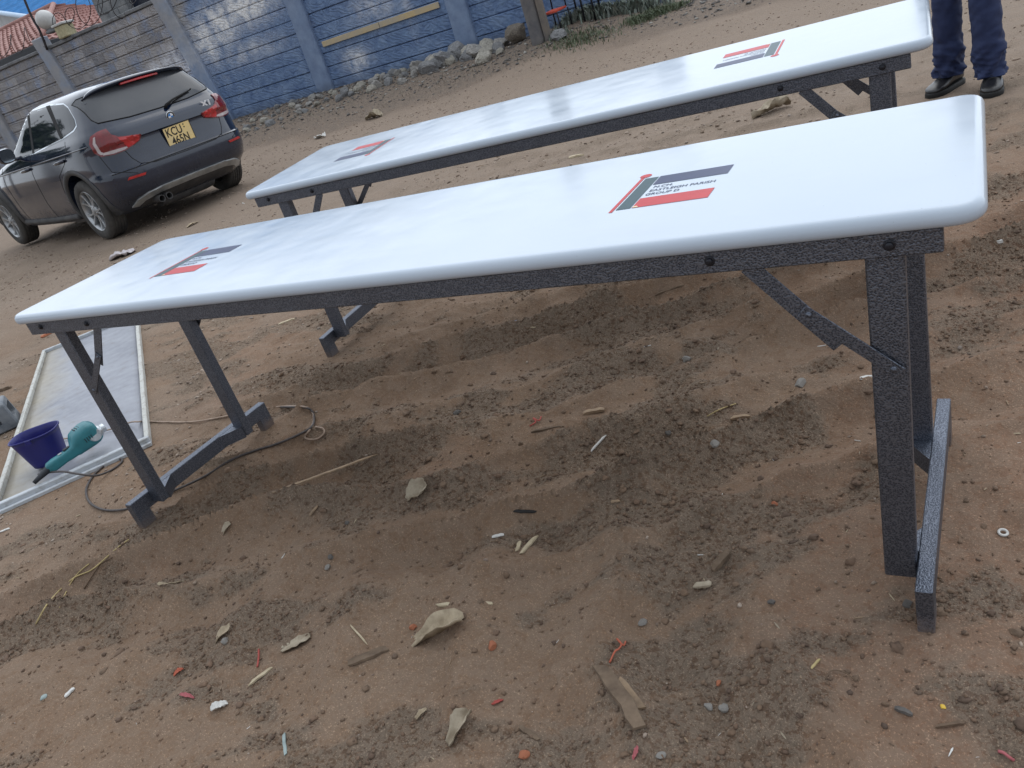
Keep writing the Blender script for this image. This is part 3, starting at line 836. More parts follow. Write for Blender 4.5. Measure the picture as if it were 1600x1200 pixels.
w0 = Vector((c0.x - .02, YC, sz)); w1 = Vector((c1.x, YC, sz)); w2 = Vector((c1.x + .03, YC + .36, sz + .015)); w3 = Vector((c0.x + .0, YC + .36, sz + .015))
vs = [bm.verts.new(p - o0) for p in (w0, w1, w2, w3)]; vb = [bm.verts.new(p - o0 + dz_) for p in (w0, w1, w2, w3)]
bm.faces.new(vs); bm.faces.new(vb[::-1])
for i in range(4): bm.faces.new((vs[i], vb[i], vb[(i + 1) % 4], vs[(i + 1) % 4]))
bmesh.ops.recalc_face_normals(bm, faces=bm.faces); bmesh.ops.bevel(bm, geom=list(bm.edges), offset=.012, segments=2, affect='EDGES'); link('seat', bm, M_SEAT, ch)
for a in (w0, w1, w2, w3):
    gz = gh(a.x, a.y); bm = bmesh.new()
    tube(bm, [a - o0 + Vector((0, 0, -.03)), Vector((a.x, a.y - (.02 if a.y == YC else -.03), gz - .02)) - o0], .013, 8); link('leg', bm, M_FRAME, ch, True)
bm = bmesh.new(); b0 = w3 - o0; b1 = w2 - o0
box(bm, (b0.x, b0.y - .01, b0.z + .16), (b1.x - .02, b0.y + .015, b0.z + .40), .01, seg=2); link('backrest', bm, M_SEAT, ch)
for b in (b0, b1 - Vector((.03, 0, 0))):
    bm = bmesh.new(); tube(bm, [b + Vector((.01, 0, -.02)), b + Vector((.01, .03, .38))], .012, 8); link('back_post', bm, M_FRAME, ch, True)
st = empty('metal_stool', at_wall(918, 33)); tag(st, 'tall stool on four straight black steel legs right of the red chair', 'stool')
o0 = st.location.copy(); YS = o0.y
f0, f1 = yz(914, 32.5, YS), yz(930.5, 30.5, YS); r0, r1 = yz(903, 26, YS + .22), yz(940, 24.5, YS + .22)
tops = []
for p in (f0, f1, r1, r0):
    g_ = Vector((p.x, p.y, gh(p.x, p.y) - .02)); tp_ = Vector((p.x, p.y, o0.z + .62)); tops.append(tp_ - o0)
    bm = bmesh.new(); tube(bm, [g_ - o0, tp_ - o0], .0165, 8); link('leg', bm, M_FRAME, st, True)
bm = bmesh.new(); xs_ = [p.x for p in tops]; ys_ = [p.y for p in tops]
box(bm, (min(xs_) - .03, min(ys_) - .03, .62), (max(xs_) + .03, max(ys_) + .03, .65), .01); link('seat', bm, M_FRAME, st)
bm = bmesh.new(); box(bm, (tops[0].x, tops[0].y - .008, .52), (tops[1].x, tops[0].y + .008, .54), .003); link('stretcher', bm, M_FRAME, st)
# ================================================================ CAR
def car_paint():
    s = NT('dusty_dark_blue_paint'); xyz = s.sep()
    n = s.noise(3.5, 6, .65); n2 = s.noise(40, 4, .7)
    dust = s.math('ADD', s.mapr(xyz[2], .25, .95, .70, .06), s.math('MULTIPLY', s.math('SUBTRACT', n, .5), .9))
    dust = s.math('ADD', dust, s.math('MULTIPLY', s.math('SUBTRACT', n2, .5), .35))
    dust = s.math('ADD', dust, s.mapr(xyz[2], 1.46, 1.53, 0, .12))          # dust settled on the roof
    dust = s.math('ADD', dust, s.mapr(xyz[0], -.70, -.84, 0, .16))
    f = s.math('MULTIPLY', s.ramp(dust, .25, 1.05), .50)
    s.set('Base Color', s.mix(f, (.006, .013, .034), (.068, .071, .078)))
    s.set('Roughness', s.mapr(f, 0, .8, .12, .6)); s.set('Coat Weight', s.mapr(f, 0, .5, .7, 0)); s.set('Coat Roughness', .06)
    s.set('Specular IOR Level', .5); return s.m
M_CAR = car_paint()
M_CARGL = mat('tinted_glass', (.008, .012, .020), .04, spec=.45)
def rear_glass():
    s = NT('dusty_rear_glass'); n = s.noise(2.5, 5); xyz = s.sep()
    f = s.math('ADD', s.mapr(xyz[1], -.64, -.2, -.25, .35), s.math('MULTIPLY', n, .5)); f = s.math('MULTIPLY', s.ramp(f, .2, .75), .62)
    s.set('Base Color', s.mix(f, (.018, .022, .030), (.10, .102, .108))); s.set('Roughness', s.mapr(f, 0, .6, .06, .42)); s.set('Specular IOR Level', .6); return s.m
M_REARGL = rear_glass()
M_CLAD = mat('dusty_black_cladding', (.035, .035, .038), .75, col2=(.085, .082, .08), vscale=6)
M_SEAM = mat('panel_gap', (.004, .004, .005), .8, var=.1)
M_LAMP = mat('red_lamp_lens', (.16, .008, .012), .14, var=.25, vscale=9, coat=.7)
M_LAMP2 = mat('bright_red_lens', (.42, .016, .018), .16, var=.3, vscale=14, coat=.7)
M_LAMPW = mat('clear_lamp_lens', (.42, .36, .36), .2, var=.15, vscale=12, coat=.5)
M_CHROME = mat('chrome_trim', (.62, .66, .70), .18, 1.0, var=.1, vscale=8)
M_SILVER = mat('dusty_silver_skid', (.42, .43, .43), .45, .4, var=.25, vscale=7)
M_PLATE = mat('yellow_number_plate', (.80, .60, .25), .45, col2=(.66, .54, .30), vscale=9)
M_INK = mat('plate_black', (.012, .012, .012), .5, var=.1)
M_ALLOY = mat('dusty_alloy', (.40, .41, .42), .38, .75, var=.25, vscale=12)
M_TYRE = mat('dusty_tyre', (.030, .029, .029), .85, col2=(.075, .070, .064), vscale=7, bump=.3, bscale=60)
M_BADGEB = mat('badge_blue', (.03, .20, .55), .25, var=.05); M_BADGEW = mat('badge_white', (.75, .77, .8), .25, var=.05)

CT = Matrix.Translation((-5.835, 5.008, .004)) @ Euler((0, 0, 2.945), 'XYZ').to_matrix().to_4x4() @ Matrix.Rotation(-.009, 4, 'Y') @ Matrix.Rotation(.009, 4, 'X')
car = bpy.data.objects.new('parked_car', None); COL.objects.link(car); car.matrix_world = CT
tag(car, 'dusty dark blue estate car parked before the wall, seen from behind', 'car')
CZ = [.22, .30, .40, .50, .60, .655, .67, .75, .86, .915, .93, .985, 1.02, 1.05, 1.08, 1.20, 1.32, 1.41, 1.455, 1.49, 1.52, 1.54]
XR = [-.55, -.68, -.82, -.872, -.880, -.868, -.835, -.815, -.800, -.800, -.822, -.812, -.80, -.785, -.755, -.685, -.605, -.545, -.500, -.38, -.08, .45]
XF = [3.40, 3.50, 3.56, 3.58, 3.58, 3.575, 3.57, 3.54, 3.40, 3.2, 3.1, 2.7, 2.35, 2.2, 2.10, 1.84, 1.58, 1.36, 1.25, 1.15, 1.05, .85]
CW = [.82, .86, .885, .897, .902, .905, .905, .907, .902, .897, .895, .885, .872, .855, .832, .765, .705, .655, .622, .565, .43, .18]
def ring(z):
    xr, xf, w = (float(np.interp(z, CZ, A)) for A in (XR, XF, CW))
    out = []; cx = .9; N = 120
    for k in range(N):
        t = 2 * PI * k / N; c, s_ = math.cos(t), math.sin(t)
        p = (7.0 if z < 1.0 else 7.0 + 2.5 * min(1, (z - 1.0) / .1)) if c < 0 else 4.0
        rr_ = (abs(c) ** p + abs(s_) ** p) ** (-1 / p)
        x = rr_ * c; y = rr_ * s_
        bow = .045 * (y * y) if c < 0 else .25 * (y * y)
        xx = cx + x * ((cx - xr) if c < 0 else (xf - cx))
        if c < 0: xx += bow * min(1, max(0, (-x - .55) / .4))
        yy = y * w
        if xx > 1.8: yy *= 1 - .05 * (xx - 1.8) / 1.8
        out.append(Vector((xx, yy, z)))
    return out
zs = []
for a, b in zip(CZ, CZ[1:]):
    n = max(1, int((b - a) / .03)); zs += [a + (b - a) * k / n for k in range(n)]
zs.append(CZ[-1])
bm = bmesh.new(); loft(bm, [ring(z) for z in zs])
bmesh.ops.recalc_face_normals(bm, faces=bm.faces)
def plainobj(name, bm, m):
    me = bpy.data.meshes.new(name); bm.to_mesh(me); bm.free(); me.materials.append(m); o = bpy.data.objects.new(name, me); COL.objects.link(o); return o
body = plainobj('body', bm, M_CAR)
# wheel arches cut from the shell
for wx in (0, 2.76):
    for s_ in (1, -1):
        b2 = bmesh.new(); lathe(b2, [(.40, -.24), (.40, .24)], 48, Matrix.Translation((wx, s_ * .80, .345)) @ Matrix.Rotation(PI / 2, 4, 'X'), 0, True, True)
        bmesh.ops.recalc_face_normals(b2, faces=b2.faces)
        c = plainobj('c', b2, M_CAR); md = body.modifiers.new('b', 'BOOLEAN'); md.object = c; md.operation = 'DIFFERENCE'; md.solver = 'EXACT'
        dg = bpy.context.evaluated_depsgraph_get(); dg.update()
        me = bpy.data.meshes.new_from_object(body.evaluated_get(dg)); body.modifiers.clear(); body.data = me; bpy.data.objects.remove(c)
t = bmesh.new(); t.from_mesh(body.data)
BVH = BVHTree.FromBMesh(t); t.free()
body.data.polygons.foreach_set('use_smooth', [True] * len(body.data.polygons)); body.data.set_sharp_from_angle(angle=math.radians(38))
body.parent = car
CC = Vector((-9.284, 4.435, 1.219))
def cast(p, mode, mirror=False, plane=None):
    """p: 2D point as surveyed; mode 'rear': (y,z) seen on the plane x=-.8; 'side': (x,z) on y=.8 (both along the line of sight of the survey); 'back': straight along +x; 'flank': straight along -y"""
    if mode == 'rear': o_, tgt = CC, Vector((-.8 if plane is None else plane, p[0], p[1]))
    elif mode == 'side': o_, tgt = CC, Vector((p[0], .8 if plane is None else plane, p[1]))
    elif mode == 'back': o_, tgt = Vector((-4, p[0], p[1])), Vector((0, p[0], p[1]))
    else: o_, tgt = Vector((p[0], 4, p[1])), Vector((p[0], 0, p[1]))
    d = (tgt - o_).normalized()
    h, n, _, _ = BVH.ray_cast(o_, d)
    if h is None: h, n, _, _ = BVH.find_nearest(tgt)
    if n.dot(d) > 0: n = -n
    if mirror: h = Vector((h.x, -h.y, h.z)); n = Vector((n.x, -n.y, n.z))
    return h, n
def patch(name, polys, mode, off, m, mirror=False, parent=None, plane=None, step=.035, skirt=True, smooth=True, mi=None):
    bm = bmesh.new()
    for pi_, poly in enumerate(polys):
        t = bmesh.new(); vs = [t.verts.new((p[0], p[1], 0)) for p in poly]; t.faces.new(vs)
        bmesh.ops.triangulate(t, faces=t.faces)
        for _ in range(8):
            es = [e for e in t.edges if e.calc_length() > step]
            if not es: break
            bmesh.ops.subdivide_edges(t, edges=es, cuts=1); bmesh.ops.triangulate(t, faces=t.faces)
        for v in t.verts:
            h, n = cast((v.co.x, v.co.y), mode, mirror, plane); v.co = h + n * off; v.normal = n
        if skirt:
            t.normal_update(); edges = [e for e in t.edges if e.is_boundary]; cen = {}
            for e in edges:
                for v in e.verts: cen[v] = None
            ret = bmesh.ops.extrude_edge_only(t, edges=edges)
            for v in [g for g in ret['geom'] if isinstance(g, bmesh.types.BMVert)]:
                h, n, _, _ = BVH.find_nearest(Vector((v.co.x, -v.co.y if mirror else v.co.y, v.co.z)))
                if mirror: h = Vector((h.x, -h.y, h.z)); n = Vector((n.x, -n.y, n.z))
                v.co = h - n * .002
        bmesh.ops.recalc_face_normals(t, faces=t.faces)
        for f in t.faces: f.smooth = True
        merge(bm, t, 0 if mi is None else mi[pi_])
    o = link(name, bm, m, parent or car); 
    o.data.set_sharp_from_angle(angle=math.radians(40)); return o
def ribbon(name, pts, w, mode, off, m, mirror=False, parent=None, plane=None):
    out = []
    P = [Vector(p) for p in pts]; Q = []
    for a, b in zip(P, P[1:]):
        n = max(1, int((b - a).length / .03)); Q += [a.lerp(b, k / n) for k in range(n)]
    Q.append(P[-1]); pts3 = []
    for p in Q:
        h, n = cast(p, mode, mirror, plane); pts3.append(h + n * off)
    bm = bmesh.new(); tube(bm, pts3, w, 6); return link(name, bm, m, parent or car, True)
# --- glass
rw = [(.66, 1.155), (.68, 1.20), (.655, 1.39), (.62, 1.425), (.40, 1.447), (.0, 1.458), (-.40, 1.447), (-.62, 1.425), (-.655, 1.39), (-.68, 1.20), (-.66, 1.155), (-.35, 1.125), (0, 1.118), (.35, 1.125)]
rwo = patch('rear_window', [rw], 'back', .004, M_REARGL)
ribbon('rear_window_seal', rw + [rw[0]], .006, 'back', .003, M_SEAM)
for mir in (False, True):
    patch('window_trim', [[(-.44, 1.428), (-.50, 1.385), (-.517, 1.255), (-.475, 1.187), (-.345, 1.150), (.0, 1.110), (.94, 1.045), (1.60, 1.03), (1.58, 1.10), (1.33, 1.305), (1.00, 1.408), (.47, 1.470), (-.14, 1.460)]], 'side', .002, M_CHROME, mir)
    patch('rear_quarter_window', [[(-.11, 1.445), (-.43, 1.415), (-.485, 1.37), (-.50, 1.26), (-.46, 1.20), (-.34, 1.165), (-.02, 1.127)]], 'side', .005, M_CARGL, mir)
    patch('rear_door_window', [[(.00, 1.45), (.49, 1.458), (.93, 1.06), (.06, 1.118)]], 'side', .005, M_CARGL, mir)
    patch('front_door_window', [[(.57, 1.45), (.99, 1.395), (1.32, 1.29), (1.55, 1.10), (1.56, 1.045), (1.01, 1.053)]], 'side', .005, M_CARGL, mir)
    patch('window_pillar', [[(.50, 1.462), (.565, 1.455), (1.01, 1.05), (.94, 1.056)]], 'side', .006, M_SEAM, mir)
    patch('window_pillar', [[(-.11, 1.45), (.0, 1.453), (.06, 1.115), (-.02, 1.123)], ], 'side', .006, M_SEAM, mir)
ws = [(.70, 1.06), (.74, 1.10), (.60, 1.43), (0, 1.455), (-.60, 1.43), (-.74, 1.10), (-.70, 1.06), (0, 1.04)]
t_ = BVH
def front_patch():
    bm = bmesh.new(); t = bmesh.new(); t.faces.new([t.verts.new((p[0], p[1], 0)) for p in ws]); bmesh.ops.triangulate(t, faces=t.faces)
    for _ in range(6):
        es = [e for e in t.edges if e.calc_length() > .08]
        if not es: break
        bmesh.ops.subdivide_edges(t, edges=es, cuts=1); bmesh.ops.triangulate(t, faces=t.faces)
    for v in t.verts:
        h, n, _, _ = BVH.ray_cast(Vector((8, v.co.x, v.co.y)), Vector((-1, 0, 0)))
        if h is None: h, n, _, _ = BVH.find_nearest(Vector((1.5, v.co.x, v.co.y)))
        v.co = h + n * .005
    bmesh.ops.recalc_face_normals(t, faces=t.faces); merge(bm, t); link('windscreen', bm, M_CARGL, car, True)
front_patch()
# --- tail lamps, reflectors, lettering, plate
for mir in (False, True):
    lamp = patch('tail_lamp', [[(.895, .905), (.90, 1.00), (.86, 1.055), (.78, 1.078), (.68, 1.085), (.655, 1.02), (.60, .985), (.53, .968), (.375, .943), (.365, .93), (.41, .885), (.50, .858), (.60, .838), (.72, .836), (.845, .855)]], 'rear', .014, M_LAMP, mir)
    patch('lamp_strip', [[(.615, .975), (.53, .962), (.385, .937), (.415, .892), (.505, .866), (.56, .856)]], 'rear', .019, M_LAMP2, mir, lamp)
    patch('lamp_strip', [[(.86, .90), (.865, .99), (.835, 1.04), (.81, 1.045), (.835, .99), (.825, .90), (.80, .87), (.84, .872)]], 'rear', .019, M_LAMPW, mir, lamp)
    patch('lamp_base', [[(.825, .862), (.72, .846), (.60, .848), (.565, .856), (.56, .872), (.64, .876), (.80, .884)]], 'rear', .019, M_LAMPW, mir, lamp)
    patch('reflector', [[(.715, .565), (.69, .588), (.495, .578), (.515, .555)]], 'rear', .010, M_LAMP2, mir)
    ribbon('seam', [(.585, .835), (.56, .75), (.51, .675), (.38, .645), (0, .64)], .004, 'back', .0, M_SEAM, mir)
    ribbon('seam', [(.80, .86), (.78, .68), (.60, .60)], .0035, 'back', .0, M_SEAM, mir)
    ribbon('seam', [(-.08, 1.08), (-.14, .98), (.05, .87), (.33, .76), (.42, .60), (.46, .27)], .004, 'flank', -.001, M_SEAM, mir)
    ribbon('seam', [(.93, 1.04), (1.04, .85), (1.10, .5), (1.08, .28)], .004, 'flank', -.001, M_SEAM, mir)
    ribbon('seam', [(2.05, 1.0), (2.12, .8), (2.05, .3)], .004, 'flank', -.001, M_SEAM, mir)
    ribbon('shoulder_crease', [(-.55, .975), (.2, .955), (1.4, .925), (2.3, .90)], .007, 'flank', .0, M_CAR, mir)
    for hx in (.14, 1.18):
        pts = [cast((hx - .13 + .04 * k, .905 - .002 * k), 'flank', mir) for k in range(7)]
        bm = bmesh.new(); tube(bm, [h + n * (.006 if k in (0, 6) else .032) for k, (h, n) in enumerate(pts)], .015, 8); link('door_handle', bm, M_CAR, car, True)
    # arch cladding
    for wx in (0, 2.76):
        pin, pout = [], []
        for k in range(37):
            a = math.radians(-18 + 216 * k / 36); pin.append((wx + .398 * math.cos(a), .345 + .398 * math.sin(a))); pout.append((wx + .455 * math.cos(a), .345 + .455 * math.sin(a)))
        bm = bmesh.new(); rows = []
        for a, b in zip(pin, pout):
            r = []
            for p, o_ in ((a, .0), (a, .010), ((a[0] * .5 + b[0] * .5, a[1] * .5 + b[1] * .5), .013), (b, .009), (b, -.004)):
                q = (p[0], max(p[1], .235)); y = float(np.interp(q[1], CZ, CW)); rg = None
                h, n, _, _ = BVH.ray_cast(Vector((q[0] + (.002 if p is b else 0) * 0, 3, q[1])), Vector((0, -1, 0)))
                if h is None or h.y < y - .10: h = Vector((q[0], y - .012, q[1])); n = Vector((0, 1, 0))
                v = Vector((h.x, h.y + o_, h.z)); 
                if mir: v.y = -v.y
                r.append(bm.verts.new(v))
            rows.append(r)
        for r0_, r1_ in zip(rows, rows[1:]):
            for i in range(4): bm.faces.new((r0_[i], r1_[i], r1_[i + 1], r0_[i + 1])).smooth = True
        bmesh.ops.recalc_face_normals(bm, faces=bm.faces); link('arch_trim', bm, M_CLAD, car)
    # mirror
    bm = bmesh.new(); rings = []
    for k, (x, a, b) in enumerate(((1.20, .05, .03), (1.21, .10, .075), (1.25, .115, .085), (1.30, .105, .078), (1.34, .06, .05), (1.355, .02, .02))):
        rings.append([Vector((x - .06 * p.x / .115, (p.x + 1.00) * (-1 if mir else 1), p.y + 1.11)) for p in oblong(a, b, 0, 24, 3)])
    loft(bm, rings); box(bm, (1.24, (.84 if not mir else -.93), 1.03), (1.32, (.93 if not mir else -.84), 1.07), .01); bmesh.ops.recalc_face_normals(bm, faces=bm.faces); mo = link('door_mirror', bm, M_CAR, car, True, 50)
    bm = bmesh.new(); bm.faces.new([bm.verts.new(Vector((1.196 - .055 * p.x / .115, (p.x + 1.0) * (-1 if mir else 1), p.y + 1.11))) for p in oblong(.095, .068, 0, 24, 3)]); link('mirror_glass', bm, M_CHROME, mo)
    ribbon('sill', [(.47, .285), (1.2, .275), (2.28, .285)], .040, 'flank', .0, M_CLAD, mir)
# deck lip above the plate, rear spoiler, brake light
bm = bmesh.new(); rows = []
for k in range(33):
    y = -.62 + 1.24 * k / 32; u = abs(y) / .62; zt = 1.494 - .034 * u ** 2.2 - .045 * u ** 10; x = -.60 + .05 * u ** 2 + .13 * u ** 8
    rows.append([bm.verts.new(p) for p in ((-.30 - 0 * u, y * .93, zt + .018 - .025 * u ** 3), (-.45, y * .97, zt + .012 - .008 * u), (x, y, zt - .010), (x + .004, y, zt - .022), (x + .05, y, zt - .034), (-.48, y, zt - .055))])
for a, b in zip(rows, rows[1:]):
    for i in range(5): bm.faces.new((a[i], b[i], b[i + 1], a[i + 1])).smooth = True
bm.faces.new(rows[0]); bm.faces.new(rows[-1][::-1]); bmesh.ops.recalc_face_normals(bm, faces=bm.faces)
link('roof_spoiler', bm, M_CAR, car)
bm = bmesh.new(); t = bmesh.new(); box(t, (-.588, -.22, 1.440), (-.54, .22, 1.461), .004)
bmesh.ops.subdivide_edges(t, edges=[e for e in t.edges if e.calc_length() > .3], cuts=8)
for v in t.verts: v.co.z -= .03 * (v.co.y / .64) ** 2; v.co.x += .05 * (v.co.y / .64) ** 2
merge(bm, t); link('brake_light', bm, M_LAMP2, car)
# skid band, lower bumper
patch('skid_trim', [[(.70, .285), (.66, .345), (.56, .385), (.40, .400), (0, .405), (-.40, .400), (-.56, .385), (-.66, .345), (-.70, .285), (-.63, .275), (-.58, .315), (-.42, .345), (0, .352), (.42, .345), (.58, .315), (.63, .275)]], 'back', .016, M_SILVER)
patch('lower_bumper', [[(.60, .25), (.57, .31), (.42, .338), (0, .345), (-.42, .338), (-.57, .31), (-.60, .25)]], 'back', .006, M_CLAD)
ribbon('bumper_crease', [(.80, .655), (.5, .655), (0, .655), (-.5, .655), (-.80, .655)], .005, 'back', .0, M_SEAM)
for y in (.46, .37):
    bm = bmesh.new(); lathe(bm, [(.036, -.08), (.038, .10), (.031, .10), (.030, -.06)], 20, Matrix.Translation((-.70, y, .275)) @ Matrix.Rotation(-PI / 2, 4, 'Y')); link('exhaust_pipe', bm, M_CLAD, car, True, 40)
bm = bmesh.new(); lathe(bm, [(.001, -.35), (.11, -.34), (.12, -.25), (.12, .25), (.11, .34), (.001, .35)], 20, Matrix.Translation((-.45, .0, .27)) @ Matrix.Rotation(PI / 2, 4, 'X')); link('silencer', bm, M_CLAD, car, True, 40)
# plate sits in the recess, tilted like the tailgate
xp = float(np.interp(.82, CZ, XR)) - .012
PM = Matrix.Translation((xp, -.028, .815)) @ Matrix.Rotation(math.radians(-4), 4, 'Y') @ Matrix(((0, 0, -1, 0), (-1, 0, 0, 0), (0, 1, 0, 0), (0, 0, 0, 1))) @ Matrix.Rotation(math.radians(1.5), 4, 'Z')
bm = bmesh.new(); box(bm, (-.165, -.105, -.012), (.165, .105, .006), .004, 0, PM); pl = link('number_plate', bm, M_PLATE, car)
bm = bmesh.new()
for tx, z, x, sz in (('KCU', .010, -.146, .118), ('465N', -.084, -.112, .116)): merge(bm, text_mesh(tx, sz, .82, PM @ Matrix.Translation((x, z, .0072)), bold=.0022))
for x, z in ((.085, .082), (.085, .055)):
    bm.faces.new([bm.verts.new(PM @ Vector((x + .008 * math.cos(a), z + .008 * math.sin(a), .0072))) for a in [2 * PI * k / 10 for k in range(10)]])
link('plate_lettering', bm, M_INK, pl)
bm = bmesh.new()
for a, b in (((-.168, -.108), (.168, -.102)), ((-.168, .102), (.168, .108)), ((-.168, -.1015), (-.162, .1015)), ((.162, -.1015), (.168, .1015))): box(bm, (a[0], a[1], -.004), (b[0], b[1], .009), .001, 0, PM)
link('plate_frame', bm, M_INK, pl)
# round badge with four quarters
xb = float(np.interp(1.012, CZ, XR)) - .003
BM_ = Matrix.Translation((xb, -.03, 1.012)) @ Matrix.Rotation(math.radians(-10), 4, 'Y') @ Matrix(((0, 0, -1, 0), (-1, 0, 0, 0), (0, 1, 0, 0), (0, 0, 0, 1)))
bm = bmesh.new(); lathe(bm, [(.050, -.004), (.050, .004), (.047, .006), (.0445, .004)], 32, BM_, 0); lathe(bm, [(.0450, .004), (.031, .0045)], 32, BM_, 1); lathe(bm, [(.0315, .0045), (.0305, .0058), (.0292, .0046)], 32, BM_, 0)
for q in range(4):
    vs = [bm.verts.new(BM_ @ Vector((0, 0, .0052)))] + [bm.verts.new(BM_ @ Vector((.0296 * math.cos(a), .0296 * math.sin(a), .0052))) for a in [PI / 2 * (q + k / 8) for k in range(9)]]
    f = bm.faces.new(vs); f.material_index = 2 if q in (1, 3) else 3
link('badge', bm, [M_CHROME, M_INK, M_BADGEB, M_BADGEW], car)
bm = bmesh.new(); xl = cast((-.49, 1.02), 'back')[0].x - .006
XM = Matrix.Translation((xl, -.435, .995)) @ Matrix.Rotation(math.radians(-8), 4, 'Y') @ Matrix(((0, 0, -1, 0), (-1, 0, 0, 0), (0, 1, 0, 0), (0, 0, 0, 1))) @ Matrix.Rotation(math.radians(2), 4, 'Y')
merge(bm, text_mesh('X1', .078, 1.35, XM, bold=.0035, extrude=.003)); link('model_lettering', bm, mat('bright_lettering', (.75, .77, .80), .4, .2, var=.05), car)
# wiper
a_ = cast((-.05, 1.105), 'back'); b_ = cast((-.42, 1.185), 'back'); e_ = cast((-.16, 1.14), 'back'); d_ = cast((-.46, 1.20), 'back')
wp = empty('rear_wiper'); wp.parent = car
bm = bmesh.new(); tube(bm, [a_[0] - Vector((.01, 0, 0)), a_[0] + a_[1] * .035, e_[0] + e_[1] * .035, b_[0] + b_[1] * .022], [.018, .016, .010, .007], 8); bpy.data.objects.remove(wp); link('rear_wiper', bm, M_SEAM, car, True)
bm = bmesh.new(); g0 = cast((-.15, 1.125), 'back'); tube(bm, [g0[0] + g0[1] * .012, d_[0] + d_[1] * .012], .006, 6); link('wiper_blade', bm, M_SEAM, car)
# wheels
def make_wheel():
    w = empty('wheel'); w.parent = car
    R_ = Matrix.Rotation(-PI / 2, 4, 'X')          # lathe axis z -> +y (outer face)
    bm = bmesh.new()
    prof = [(.222, -.10), (.235, -.106), (.29, -.112), (.318, -.102), (.330, -.08)]
    for k in range(5):
        yy = -.066 + .033 * k; prof += [(.3325, yy - .010), (.3325, yy + .010), (.326, yy + .013), (.326, yy + .020)]
    prof += [(.330, .08), (.318, .102), (.29, .112), (.262, .114), (.235, .107), (.222, .098)]
    lathe(bm, prof, 64, R_); link('tyre', bm, M_TYRE, w, True, 50)
    bm = bmesh.new()
    lathe(bm, [(.222, -.10), (.205, -.08), (.195, .02), (.205, .075), (.214, .096), (.2225, .104), (.2265, .100), (.2265, .09)], 56, R_)
    lathe(bm, [(.001, .098), (.028, .097), (.030, .090), (.058, .085), (.066, .070), (.066, .03)], 28, R_)
    for s_ in range(5):
        a0 = 2 * PI * s_ / 5 + .3
        for sg in (-1, 1):
            def P(r, a, y): return R_ @ Vector((r * math.cos(a0 + a), r * math.sin(a0 + a), y))
            rows = []
            for r, ac, hw, y in ((.048, .12 * sg, .30, .084), (.09, .13 * sg, .15, .080), (.14, .20 * sg, .085, .082), (.18, .255 * sg, .068, .088), (.212, .29 * sg, .070, .098)):
                rows.append([P(r, ac - hw, y - .012), P(r, ac - hw * .7, y), P(r, ac + hw * .7, y), P(r, ac + hw, y - .012), P(r, ac + hw * .9, y - .04), P(r, ac - hw * .9, y - .04)])
            loft(bm, rows)
    bmesh.ops.recalc_face_normals(bm, faces=bm.faces); rim = link('rim', bm, M_ALLOY, w, True, 35)
    bm = bmesh.new(); lathe(bm, [(.001, .0), (.15, .0), (.155, -.01), (.155, -.03)], 32, R_); link('brake_disc', bm, M_STEEL, w, True, 40)
    bm = bmesh.new(); lathe(bm, [(.001, -.02), (.204, -.02), (.205, -.03), (.001, -.03)], 32, R_); link('hub_back', bm, M_BLACK, w, True, 40)
    for s_ in range(5):
        a0 = 2 * PI * s_ / 5; bm = bmesh.new(); lathe(bm, [(.009, .07), (.009, .089), (.001, .091)], 6, R_ @ Matrix.Translation((.056 * math.cos(a0), .056 * math.sin(a0), 0)), 0); link('wheel_bolt', bm, M_STEEL, w)
    return w
w0_ = make_wheel()
for i, (x, y, rot) in enumerate(((0, .785, .2), (2.76, .78, 1.0), (0, -.785, 2.1), (2.76, -.78, .7))):
    w = w0_ if i == 0 else dup(w0_, car)
    w.location = (x, y, .3315); w.rotation_euler = (0, rot, 0) if y > 0 else (0, rot, PI)
# ================================================================ PERSON
M_SKIN = mat('brown_skin', (.12, .062, .040), .5, var=.12, vscale=10)
M_JEANS = mat('dark_blue_denim', (.008, .016, .060), .8, col2=(.022, .038, .108), vscale=9, bump=.5, bscale=240, bdist=.002, lo=.3, hi=.8)
M_SHIRT = mat('grey_shirt', (.16, .17, .19), .85, var=.12, vscale=8, bump=.2, bscale=40)
M_LEATHER = mat('black_leather', (.010, .010, .012), .30, col2=(.045, .042, .040), lo=.45, hi=.85, vscale=14, bump=.35, bscale=22, bdist=.006)
M_SOLE = mat('black_sole', (.010, .010, .010), .7, var=.2)
M_HAIR = mat('black_hair', (.008, .007, .007), .7, var=.3, vscale=60, bump=.6, bscale=120)
M_EYE = mat('eye_white', (.7, .68, .65), .3, var=.05)
PB = Vector((2.365, 3.84, 0)); FACE = Vector((-.52, -.854, 0)).normalized(); RIGHT = Vector((FACE.y, -FACE.x, 0))     # RIGHT: the person's own right hand
person = empty('person', (PB.x, PB.y, .0))
tag(person, 'person in dark blue jeans and black leather shoes standing behind the far table end', 'person')
def W(r, f, z): return RIGHT * r + FACE * f + Vector((0, 0, z))
